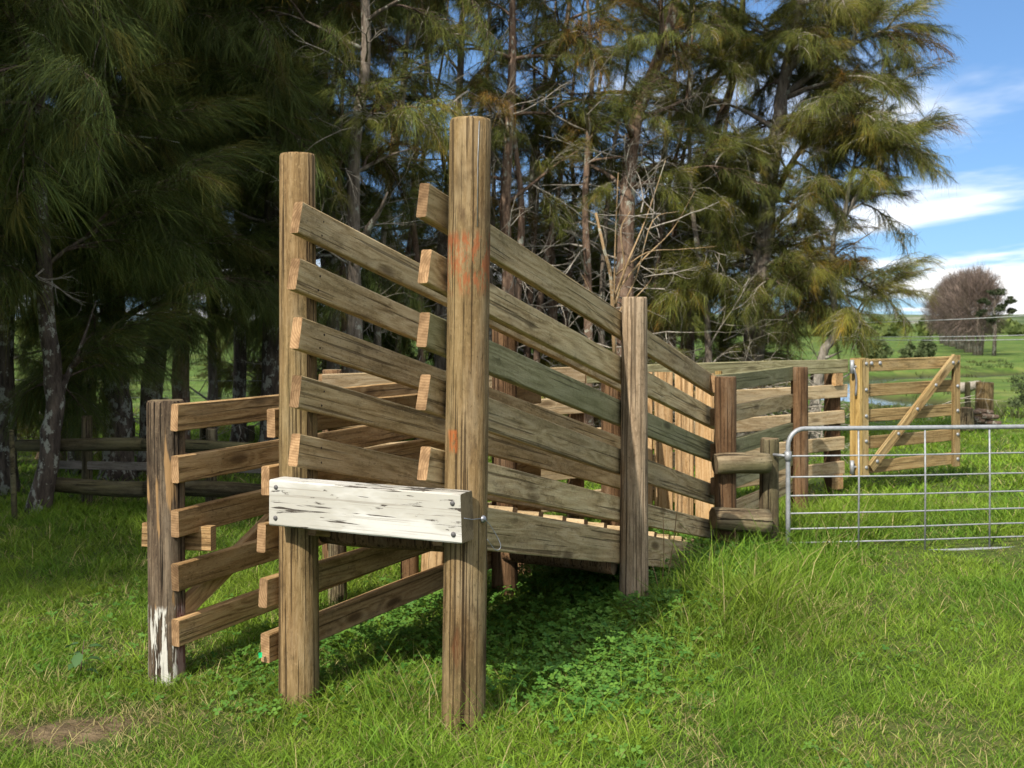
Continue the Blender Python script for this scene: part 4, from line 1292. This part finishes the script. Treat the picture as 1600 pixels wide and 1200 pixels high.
# pruned bare shrub behind the ramp
sh = thing('bare_shrub', 'leafless pruned shrub with tan stems behind the middle ramp post', 'shrub', (at(955, 512, 11.6).x, 11.6, 0))
sb = Vector((at(958, 512, 11.6).x, 11.6, -0.05))
for pl_, r_ in ((((958, 800), (962, 600), (960, 430), (966, 270)), 0.019), (((960, 560), (955, 440), (944, 390), (931, 333)), 0.022), (((958, 470), (985, 400), (1010, 340), (1040, 250)), 0.014),
                (((960, 460), (1000, 410), (1050, 360), (1085, 300)), 0.013), (((961, 480), (975, 420), (970, 360), (985, 330)), 0.012), (((962, 500), (995, 430), (1020, 345), (1062, 330)), 0.011),
                (((962, 430), (1010, 395), (1060, 390), (1120, 385)), 0.010), (((960, 520), (980, 480), (1015, 440), (1030, 400)), 0.010), (((958, 520), (940, 470), (925, 460), (910, 430)), 0.010)):
    pts = smooth_path([at(a, b, 11.6 + random.uniform(-0.25, 0.25) * (i > 0)) for i, (a, b) in enumerate(pl_)], 4)
    tube('stem', pts, [r_ * (1 - (0.75 if r_ < 0.02 else 0.3) * i / (len(pts) - 1)) for i in range(len(pts))], M['tan_stem'], sh, 7, 0.05, end=M['end'])
random.seed(5)
for k in range(9):
    p = at(random.uniform(950, 1040), random.uniform(330, 470), 11.6)
    mm = Matrix.Translation(p) @ Matrix.Rotation(random.uniform(0, 6.28), 4, 'Z') @ Matrix.Rotation(random.uniform(-1.2, 0.2), 4, 'Y') @ Matrix.Scale(random.uniform(0.4, 0.7), 4)
    put('twig', DEAD[k % 6], sh, mm)

# heaps of dead branches under the trees
for lab, x_, Y, n_, wdt in (('heap of dead branches between the leaning olive tree and the thick trunk', 1125, 15.6, 70, 0.75), ('heap of dead branches beside the thick grey trunk near the forked tree', 1218, 15.4, 40, 0.45), ('low scatter of dead branches behind the mossy log fence', 160, 14.2, 45, 1.5), ('tangle of dead branches among the trunks behind the ramp', 890, 16.0, 55, 1.3)):
    c_ = at(x_, 512, Y)
    hp = thing('brush_pile', lab, 'brush pile', (c_.x, Y, gz(c_.x, Y)), 'heaps of dead branches')
    for k in range(n_):
        zt = abs(random.gauss(0, 0.55)) * (1.1 if x_ > 1000 else 0.8)
        p = Vector((c_.x + random.gauss(0, wdt), Y + random.gauss(0, 0.4), gz(c_.x, Y) + 0.1 + zt))
        mm = Matrix.Translation(p) @ Matrix.Rotation(random.uniform(0, 6.28), 4, 'Z') @ Matrix.Rotation(random.uniform(-0.5, 0.6), 4, 'Y') @ Matrix.Rotation(random.uniform(0, 6.28), 4, 'X') @ Matrix.Scale(random.uniform(0.6, 1.2), 4)
        put('branch', DEAD[k % 6], hp, mm)


# ------------------------------------------------------------------ far things across the paddock
def twig_crown(seed, rx, rz, n, colr, wdt):
    r_ = np.random.default_rng(seed)
    th = r_.uniform(0, 2 * np.pi, n)
    cz = r_.uniform(-0.8, 1, n)
    rr = r_.uniform(0.35, 1, n) ** 0.6
    k = np.sqrt(1 - np.clip(cz, -1, 1) ** 2) * rr
    lump = 1 + 0.2 * np.sin(3 * th + 1) + 0.2 * np.sin(5 * th + 4 * cz) + 0.12 * np.sin(9 * cz + 2 * th)
    b = np.stack([rx * k * np.cos(th) * lump, rx * k * np.sin(th) * lump, rz * cz * rr], 1)
    d = b / np.linalg.norm(b, axis=1)[:, None] + r_.normal(0, 0.5, (n, 3)) + np.array([0, 0, 0.55])
    d /= np.linalg.norm(d, axis=1)[:, None]
    Vn, Fn, si, sv = strands(b, d, r_.uniform(0.5, 1.3, n), np.full(n, wdt), r_.normal(0, 0.15, (n, 3)), 2)
    c_ = np.array(colr)[None] * r_.uniform(0.6, 1.4, (n, 1))
    return Vn, Fn, c_[si]


brown = [mesh_np('crown', *twig_crown(40 + i, 2.5, 3.7, 6500, (0.15, 0.112, 0.092), 0.045)[:2], [M['shrub_leaf']], twig_crown(40 + i, 2.5, 3.7, 6500, (0.15, 0.112, 0.092), 0.045)[2]) for i in range(2)]
for k, (x_, Y, s_) in enumerate(((1528, 112, 1.0), (1514, 124, 1.04), (1500, 137, 1.08), (1489, 151, 1.08), (1480, 166, 1.05), (1473, 184, 0.98))):
    c_ = at(x_, 512, Y)
    z0 = gz(c_.x, Y)
    bt = thing('bare_tree', 'bare brown tree, %s from the slim dark tree in the receding row' % ('first', 'second', 'third', 'fourth', 'fifth', 'sixth')[k], 'tree', (c_.x, Y, z0), 'row of bare brown trees across the paddock')
    for q in range(3):
        p0 = Vector((c_.x + (q - 1) * 0.25, Y, z0 - 0.1))
        tube('trunk', [p0, p0 + Vector(((q - 1) * 0.3, 0, 2.2)), p0 + Vector(((q - 1) * 0.9, 0.3 * (q - 1), 5.0 * s_))], [0.24, 0.17, 0.05], M['bark_grey'], bt, 7)
    put('crown', brown[k % 2], bt, Matrix.Translation((c_.x, Y, z0 + 4.8 * s_)) @ Matrix.Rotation(k * 1.7, 4, 'Z') @ Matrix.Scale(s_, 4))


def leaf_crown(seed, rx, rz, n, c_lo, c_hi, size, clumps=14):
    r_ = np.random.default_rng(seed)
    cen = r_.normal(0, 1, (clumps, 3))
    cen /= np.linalg.norm(cen, axis=1)[:, None]
    cen *= (r_.uniform(0.3, 0.85, (clumps, 1)))
    cl_ = r_.integers(0, clumps, n)
    off = r_.normal(0, 1, (n, 3))
    off *= (0.36 * r_.uniform(0.5, 1, (n, 1)) / np.linalg.norm(off, axis=1)[:, None])
    b = (cen[cl_] + off) * np.array([rx, rx, rz])
    a = r_.normal(0, 1, (n, 3))
    a /= np.linalg.norm(a, axis=1)[:, None]
    e = np.cross(a, r_.normal(0, 1, (n, 3)))
    e /= np.linalg.norm(e, axis=1)[:, None]
    sz = size * r_.uniform(0.6, 1.4, (n, 1))
    V = np.stack([b - e * sz * 0.4, b + e * sz * 0.4, b + a * sz], 1).reshape(-1, 3)
    Fi = np.arange(3 * n).reshape(-1, 3)
    mixv = r_.uniform(0, 1, (n, 1)) * 0.6 + r_.uniform(0, 1, (clumps, 1))[cl_] * 0.4
    c_ = np.array(c_lo) * (1 - mixv) + np.array(c_hi) * mixv
    return V, Fi, np.repeat(c_, 3, 0)


def leafy_mesh(name, *a, **k):
    V, Fi, c_ = leaf_crown(*a, **k)
    return mesh_np(name, V, Fi, [M['shrub_leaf']], c_)


# slim tree standing beside the brown row
Y = 108
c_ = at(1553, 512, Y)
z0 = gz(c_.x, Y)
stt = thing('paddock_tree', 'slim dark tree with flat clumps beside the bare brown row', 'tree', (c_.x, Y, z0))
tube('trunk', [(c_.x, Y, z0 - 0.1), (c_.x + 0.1, Y, z0 + 2.2), (c_.x + 0.05, Y, z0 + 4.5), (c_.x + 0.2, Y, z0 + 6.3)], [0.2, 0.16, 0.11, 0.04], M['bark_dark'], stt, 8)
for q, (dx, dz, sx) in enumerate(((0.1, 6.0, 1.0), (-1.0, 5.2, 0.8), (1.3, 5.3, 0.9), (1.7, 4.3, 0.8), (-1.1, 4.2, 0.7), (0.7, 4.6, 0.8), (-0.4, 3.6, 0.7))):
    tube('limb', [(c_.x + 0.05, Y, z0 + dz - 1.3), (c_.x + dx, Y, z0 + dz)], [0.06, 0.03], M['bark_dark'], stt, 5)
    put('foliage', leafy_mesh('foliage', 60 + q, sx, sx * 0.5, 420, (0.018, 0.028, 0.012), (0.055, 0.07, 0.028), 0.2, clumps=7), stt, Matrix.Translation((c_.x + dx, Y + 0.3 * math.sin(q * 2.1), z0 + dz)))

# shrubs in the paddock
shrubs = [(1364, 545, 92, 1.55, 1.05, 'rounded green shrub on the paddock by the forked tree'), (1418, 547, 100, 0.85, 0.8, 'small sparse shrub between the rounded shrub and the brown trees'),
          (1452, 545, 102, 1.1, 1.0, 'loose grey-green shrub just before the bare brown trees'), (1438, 548, 97, 0.6, 0.55, 'tiny low shrub among the sparse paddock shrubs'), (1612, 560, 46, 1.5, 1.25, 'tall olive bush at the edge of the paddock past the slim tree')]
for k, (x_, yc, Y, rx, rz, lab) in enumerate(shrubs):
    c_ = at(x_, yc, Y)
    z0 = gz(c_.x, Y)
    s_ = thing('shrub', lab, 'shrub', (c_.x, Y, z0))
    n_ = 2200 if rx > 1.2 else 700
    put('foliage', leafy_mesh('foliage', 80 + k, rx, rz, n_, (0.035, 0.055, 0.018), (0.105, 0.13, 0.05), 0.26 if Y > 60 else 0.13, clumps=16), s_, Matrix.Translation((c_.x, Y, z0 + rz * 0.95)))
    tube('stem', [(c_.x, Y, z0 - 0.1), (c_.x + 0.1, Y, z0 + rz * 1.4)], [0.07, 0.02], M['brown_twig'], s_, 6)

# far hedgerows and woods along the foot of the hills
Vs, Fs, Cs, o = [], [], [], 0
for k in range(230):
    Yh = rng.uniform(330, 620)
    xh = rng.uniform(-0.55, 0.62) * Yh
    rx = rng.uniform(3, 7.5)
    rz = rng.uniform(2.0, 3.9) * Yh / 480
    g_ = rng.uniform(0, 1)
    V_, F_, C_ = leaf_crown(900 + k, rx, rz, 210, (0.028 + 0.05 * g_, 0.045 + 0.075 * g_, 0.015 + 0.012 * g_), (0.085 + 0.12 * g_, 0.115 + 0.12 * g_, 0.03 + 0.02 * g_), 1.7, clumps=9)
    Vs.append(V_ + np.array([xh, Yh, gz(xh, Yh) + rz * 0.8]))
    Fs.append(F_ + o)
    Cs.append(C_)
    o += len(V_)
wo = put('woodland', mesh_np('woodland', np.concatenate(Vs), np.concatenate(Fs), [M['shrub_leaf']], np.concatenate(Cs)))
tag(wo, 'far woods and hedges along the foot of the hills', 'woodland', kind='stuff')

# ------------------------------------------------------------------ grass
def vnoise(x, y, f, seed):
    """smooth value noise"""
    r_ = np.random.default_rng(seed)
    T = r_.uniform(0, 1, (64, 64))
    xx, yy = x * f + 1000, y * f + 1000
    xi, yi = np.floor(xx).astype(int), np.floor(yy).astype(int)
    fx, fy = xx - xi, yy - yi
    fx, fy = fx * fx * (3 - 2 * fx), fy * fy * (3 - 2 * fy)
    g_ = lambda a, b: T[a % 64, b % 64]
    return (g_(xi, yi) * (1 - fx) + g_(xi + 1, yi) * fx) * (1 - fy) + (g_(xi, yi + 1) * (1 - fx) + g_(xi + 1, yi + 1) * fx) * fy


def ramp_coords(x, y):
    dx, dy = x - P1.x, y - P1.y
    return dx * U.x + dy * U.y, dx * W.x + dy * W.y


def under_ramp(x, y):
    t_, v_ = ramp_coords(x, y)
    return sstep(t_, -0.15, 0.5) * (1 - sstep(t_, 4.0, 4.8)) * sstep(v_, -0.75, -0.25) * (1 - sstep(v_, 1.2, 1.8))


def long_grass(x, y):
    t_, v_ = ramp_coords(x, y)
    a = sstep(t_, 1.1, 2.4) * (1 - sstep(t_, 5.5, 6.5)) * sstep(v_, -1.35, -0.7) * (1 - sstep(v_, -0.15, 0.05))
    b = 0.25 * np.exp(-((t_ + 0.05) ** 2 + (v_ - 0.0) ** 2) / 0.10) + 0.6 * np.exp(-((t_ - 0.15) ** 2 + (v_ - 0.35) ** 2) / 0.12) + 0.6 * np.exp(-((x - 1.9) ** 2 + (y - 8.3) ** 2) / 0.12)
    return np.clip(a + b, 0, 1)


def dry(x, y):
    n_ = 0.6 * vnoise(x, y, 1.5, 3) + 0.4 * vnoise(x, y, 4.2, 4)
    w_ = 0.9 * np.exp(-((x + 1.1) ** 2 / 0.5 + (y - 4.75) ** 2 / 0.10)) + 0.7 * np.exp(-((x + 2.1) ** 2 / 0.3 + (y - 4.72) ** 2 / 0.05)) + 0.35 * np.exp(-((x - 1.9) ** 2 / 0.8 + (y - 6.6) ** 2 / 0.5))
    return np.clip(sstep(n_, 0.58, 0.78) * 0.5 + w_ * (0.15 + 1.25 * sstep(n_, 0.3, 0.62)), 0, 1) * (1 - 0.8 * under_ramp(x, y))


gnd = put('ground', mesh_np('ground', V_ground, Fq, [ground_mat()], np.repeat(dry(V_ground[:, 0], V_ground[:, 1])[:, None], 3, 1), smooth=True))
tag(gnd, 'green pasture running out to the far hills', 'ground', kind='structure')


def blades(y0, y1, dens, nseg, wmul, seed):
    r_ = np.random.default_rng(seed)
    xm = 0.56 * y1 + 0.9
    n_ = int((y1 - y0) * 2 * xm * dens)
    # tufted: most blades gather round tuft centres
    nt = max(1, n_ // 9)
    tx, ty = r_.uniform(-xm, xm, nt), r_.uniform(y0, y1, nt)
    k = r_.integers(0, nt, n_)
    sp_ = r_.exponential(0.045, n_) * (1 + 0.3 * wmul)
    an = r_.uniform(0, 2 * np.pi, n_)
    x, y = tx[k] + sp_ * np.cos(an), ty[k] + sp_ * np.sin(an)
    keep = np.abs(x) < 0.56 * y + 0.9
    x, y, k, an = x[keep], y[keep], k[keep], an[keep]
    dr, ur, lg = dry(x, y), under_ramp(x, y), long_grass(x, y)
    keep = r_.uniform(0, 1, len(x)) > (0.55 * dr + 0.3 * sstep(dr, 0.55, 0.95) + 0.35 * ur)
    x, y, k, an, dr, ur, lg = (q[keep] for q in (x, y, k, an, dr, ur, lg))
    n_ = len(x)
    th = r_.uniform(0.5, 1.35, nt)
    th = np.where(r_.uniform(0, 1, nt) < 0.05, th * 1.9, th)[k]
    pn = vnoise(x, y, 0.9, 8)
    h = (0.040 + 0.042 * pn + 0.115 * lg + 0.02 * sstep(y, 8.0, 10.0)) * th * r_.uniform(0.55, 1.35, n_) * (1 - 0.45 * dr)
    gs = (x - ga.x) * gd.x + (y - ga.y) * gd.y
    go = np.abs(-(x - ga.x) * gd.y + (y - ga.y) * gd.x + 0.12)
    h = h * (1 - 0.6 * (1 - sstep(go, 0.2, 0.55)) * sstep(gs, 0.35, 0.7))
    lean = r_.uniform(0.1, 1.0, n_) * (1 - 0.35 * lg)
    la = an + r_.normal(0, 0.9, n_)
    d = np.stack([lean * np.cos(la), lean * np.sin(la), np.ones(n_)], 1)
    d /= np.linalg.norm(d, axis=1)[:, None]
    bend = r_.uniform(0.1, 0.75, n_)
    g = np.stack([np.cos(la) * bend, np.sin(la) * bend, -0.55 * bend], 1)
    base = np.stack([x, y, ground_z(x, y) - 0.005], 1)
    wd_ = r_.uniform(0.0026, 0.0055, n_) * wmul * (1 + 0.3 * lg)
    V, Fi, si, sv = strands(base, d, h * 1.25, wd_, g, nseg)
    q = r_.uniform(0, 1, n_)
    hue = vnoise(x, y, 2.2, 9) * 0.5 + r_.uniform(0, 1, nt)[k] * 0.5
    lo, hi, st_ = np.array([0.060, 0.158, 0.011]), np.array([0.215, 0.302, 0.027]), np.array([0.36, 0.31, 0.13])
    c_ = lo[None] * (1 - hue[:, None]) + hi[None] * hue[:, None]
    c_ *= r_.uniform(0.7, 1.3, (n_, 1)) * (0.72 + 0.5 * vnoise(x, y, 0.8, 15))[:, None]
    lfw = (1 - sstep(x, -0.9, 0.6)) * (1 - sstep(y, 5.6, 7.0)) * sstep(vnoise(x, y, 2.6, 19), 0.25, 0.75)
    straw = (q < 0.035 + 0.5 * dr + 0.03 * lg + 0.22 * lfw)
    c_[straw] = st_ * r_.uniform(0.55, 1.15, (straw.sum(), 1))
    vc = c_[si] * (0.62 + 0.45 * sv)[:, None] if False else c_[si]
    return V, Fi, vc


parts = [blades(3.0, 5.4, 9000, 3, 0.95, 1), blades(5.4, 7.6, 6000, 2, 1.15, 2), blades(7.6, 11.0, 2800, 2, 1.6, 3), blades(11.0, 20.0, 620, 2, 3.0, 4), blades(20.0, 42.0, 40, 2, 7.0, 5)]
o, Vs, Fs, Cs = 0, [], [], []
for V_, F_, C_ in parts:
    Vs.append(V_)
    Fs.append(F_ + o)
    Cs.append(C_)
    o += len(V_)
gr = put('grass', mesh_np('grass', np.concatenate(Vs), np.concatenate(Fs), [M['blade']], np.concatenate(Cs)))
tag(gr, 'uneven sunlit grass with dry straw patches', 'grass', kind='stuff')

# clover and soft weeds in the shade of the ramp
def clover(n_, seed):
    r_ = np.random.default_rng(seed)
    t_ = r_.uniform(-0.4, 4.6, n_)
    v_ = r_.uniform(-0.9, 2.3, n_)
    x, y = P1.x + U.x * t_ + W.x * v_, P1.y + U.y * t_ + W.y * v_
    ex = r_.uniform(0, 1, n_) < (0.10 + 0.9 * under_ramp(x, y)) * (0.35 + 0.9 * vnoise(x, y, 1.8, 12))
    x, y = x[ex], y[ex]
    # loose plants over the rest of the lawn
    xx, yy = r_.uniform(-3.2, 3, 4200), r_.uniform(3.8, 7.5, 4200)
    kp = (vnoise(xx, yy, 1.6, 14) > 0.66) | (np.hypot(xx + 0.5, (yy - 4.95) * 1.6) < 0.42)
    x, y = np.concatenate([x, xx[kp]]), np.concatenate([y, yy[kp]])
    n_ = len(x)
    h = (0.03 + 0.13 * vnoise(x, y, 2.6, 13) * (0.25 + 0.75 * under_ramp(x, y))) * r_.uniform(0.45, 1.2, n_)
    c = np.stack([x, y, ground_z(x, y) + h], 1)
    tilt = r_.normal(0, 0.35, (n_, 2))
    nrm_ = np.stack([tilt[:, 0], tilt[:, 1], np.ones(n_)], 1)
    nrm_ /= np.linalg.norm(nrm_, axis=1)[:, None]
    a = np.cross(nrm_, np.array([0.2, 1, 0.1]))
    a /= np.linalg.norm(a, axis=1)[:, None]
    b = np.cross(nrm_, a)
    R_ = r_.uniform(0.009, 0.023, n_)
    rows, tri = [], []
    ph = r_.uniform(0, 6.28, n_)
    for lf_ in range(3):
        an = ph + lf_ * 2.094
        dx = a * np.cos(an)[:, None] + b * np.sin(an)[:, None]
        dy = -a * np.sin(an)[:, None] + b * np.cos(an)[:, None]
        s0 = len(rows)
        for (q, w_, zz_) in ((0, 0, 0), (0.45, 0.42, 0.12), (0.95, 0.48, 0.1), (1.12, 0.0, 0.0), (0.95, -0.48, 0.1), (0.45, -0.42, 0.12)):
            rows.append(c + (dx * q + dy * w_ + nrm_ * zz_) * R_[:, None])
        tri += [(s0, s0 + i, s0 + i + 1) for i in range(1, 5)]
    V = np.stack(rows, 1).reshape(-1, 3)
    tri = np.array(tri)
    Fi = (tri[None] + (np.arange(n_) * len(rows))[:, None, None]).reshape(-1, 3)
    g_ = r_.uniform(0, 1, (n_, 1))
    c_ = np.array([0.055, 0.165, 0.022]) * (1 - g_) + np.array([0.15, 0.29, 0.04]) * g_
    return V, Fi, np.repeat(c_, len(rows), 0)


V_, F_, C_ = clover(30000, 31)
cv = put('clover', mesh_np('clover', V_, F_, [M['clover']], C_))
tag(cv, 'dense low clover and soft weeds in the shade under the ramp', 'clover', kind='stuff')

# dead stalks, needles and clippings lying in the grass
r3 = np.random.default_rng(78)
lx, ly = r3.uniform(-3.6, 3.8, 14000), 3.3 + 6.0 * r3.uniform(0, 1, 14000)
kp = r3.uniform(0, 1, 14000) < 0.10 + 0.9 * dry(lx, ly)
lx, ly = lx[kp], ly[kp]
nl_ = len(lx)
la_ = r3.uniform(0, 6.28, nl_)
V_, F_, si_, sv_ = strands(np.stack([lx, ly, ground_z(lx, ly) + r3.uniform(0.004, 0.05, nl_)], 1), np.stack([np.cos(la_), np.sin(la_), r3.normal(0.05, 0.25, nl_)], 1), r3.uniform(0.03, 0.13, nl_), r3.uniform(0.002, 0.0045, nl_), r3.normal(0, 0.15, (nl_, 3)), 2)
cl_ = np.array([0.24, 0.17, 0.085]) * r3.uniform(0.35, 1.5, (nl_, 1))
tag(put('dead_stalks', mesh_np('dead_stalks', V_, F_, [M['blade']], cl_[si_])), 'dead brown stalks and clippings lying in the grass', 'plant litter', kind='stuff')

# rushes and rank tussocks in the paddock beyond the yard
r2 = np.random.default_rng(77)
nc = 420
yc = 22 + 75 * r2.uniform(0, 1, nc) ** 1.5
xc = r2.uniform(-0.5, 0.62, nc) * yc
kk = r2.integers(0, nc, 15000)
bx, by = xc[kk] + r2.normal(0, 0.28, 15000), yc[kk] + r2.normal(0, 0.28, 15000)
aa = r2.uniform(0, 6.28, 15000)
dd = np.stack([0.35 * np.cos(aa), 0.35 * np.sin(aa), np.ones(15000)], 1)
gg = np.stack([0.3 * np.cos(aa), 0.3 * np.sin(aa), -0.2 * np.ones(15000)], 1)
V_, F_, si_, sv_ = strands(np.stack([bx, by, ground_z(bx, by) - 0.02], 1), dd, r2.uniform(0.12, 0.42, 15000), 0.012 + 0.0006 * by, gg, 2)
cr_ = np.array([0.055, 0.085, 0.022]) * r2.uniform(0.6, 1.3, (nc, 1)) + r2.uniform(0, 1, (nc, 1)) * np.array([0.07, 0.045, 0.015])
ru = put('rushes', mesh_np('rushes', V_, F_, [M['blade']], cr_[kk][si_]))
tag(ru, 'scattered rushes and rank tussocks over the paddock', 'rushes', kind='stuff')

# broad-leaved weed in the lawn
def weed(px_, py_, lab, hgt, n_):
    Yw = F_PX * CAM_H / (py_ - HOR)
    b_ = at(px_, py_, Yw)
    w_ = thing('broadleaf_weed', lab, 'plant', (b_.x, b_.y, 0))
    tube('stem', [(b_.x, b_.y, -0.02), (b_.x + 0.01, b_.y, hgt * 0.6), (b_.x + 0.02, b_.y, hgt)], [0.004, 0.003, 0.002], M['brown_twig'], w_, 5)
    for k in range(n_):
        a = k * 2.2
        L, z = random.uniform(0.05, 0.085), hgt * (0.25 + 0.75 * k / n_)
        V = [(0, 0, 0), (L * 0.25, L * 0.28, 0.004), (L * 0.65, L * 0.34, 0.0), (L, 0, -0.02), (L * 0.65, -L * 0.34, 0.0), (L * 0.25, -L * 0.28, 0.004), (L * 0.5, 0, -0.006)]
        Fi = [(6, i, (i + 1) % 6) for i in range(6)]
        me = mesh_np('leaf', V, Fi, [M['clover']], np.full((7, 3), (0.06, 0.13, 0.04)))
        put('leaf', me, w_, Matrix.Translation((b_.x + 0.015 * z / hgt + 0.025 * math.cos(a), b_.y + 0.025 * math.sin(a), z)) @ Matrix.Rotation(a, 4, 'Z') @ Matrix.Rotation(random.uniform(-0.2, 0.5), 4, 'Y'))


weed(125, 1062, 'small dull broad-leaved weed in the lawn near the white-footed post', 0.19, 8)

# dry stalks standing by the ramp
for k, (x0, y0, x1, y1, Y) in enumerate(((1034, 915, 1036, 800, 7.2), (1040, 900, 1060, 775, 7.3), (1030, 925, 1018, 880, 7.0), (1146, 870, 1148, 825, 8.15))):
    a, b = at(x0, y0, Y), at(x1, y1, Y)
    a.z = 0
    o_ = tube('dry_stalk', smooth_path([a, (a + b) / 2 + Vector((0.01, 0, 0)), b], 3), [0.0032] * 6 + [0.0018], M['tan_stem'], None, 5)
    tag(o_, ('tall pale dry stalk between the two rear posts of the ramp', 'leaning dark dry stalk beside the tall pale stalk', 'short bent dry stalk at the foot of the tall pale stalk', 'thin pale dry stalk before the short log fence')[k], 'stalk', 'dry stalks by the ramp')
print('TRIS', sum(len(p.vertices) - 2 for me in bpy.data.meshes for p in me.polygons), 'OBJ', len(bpy.data.objects))
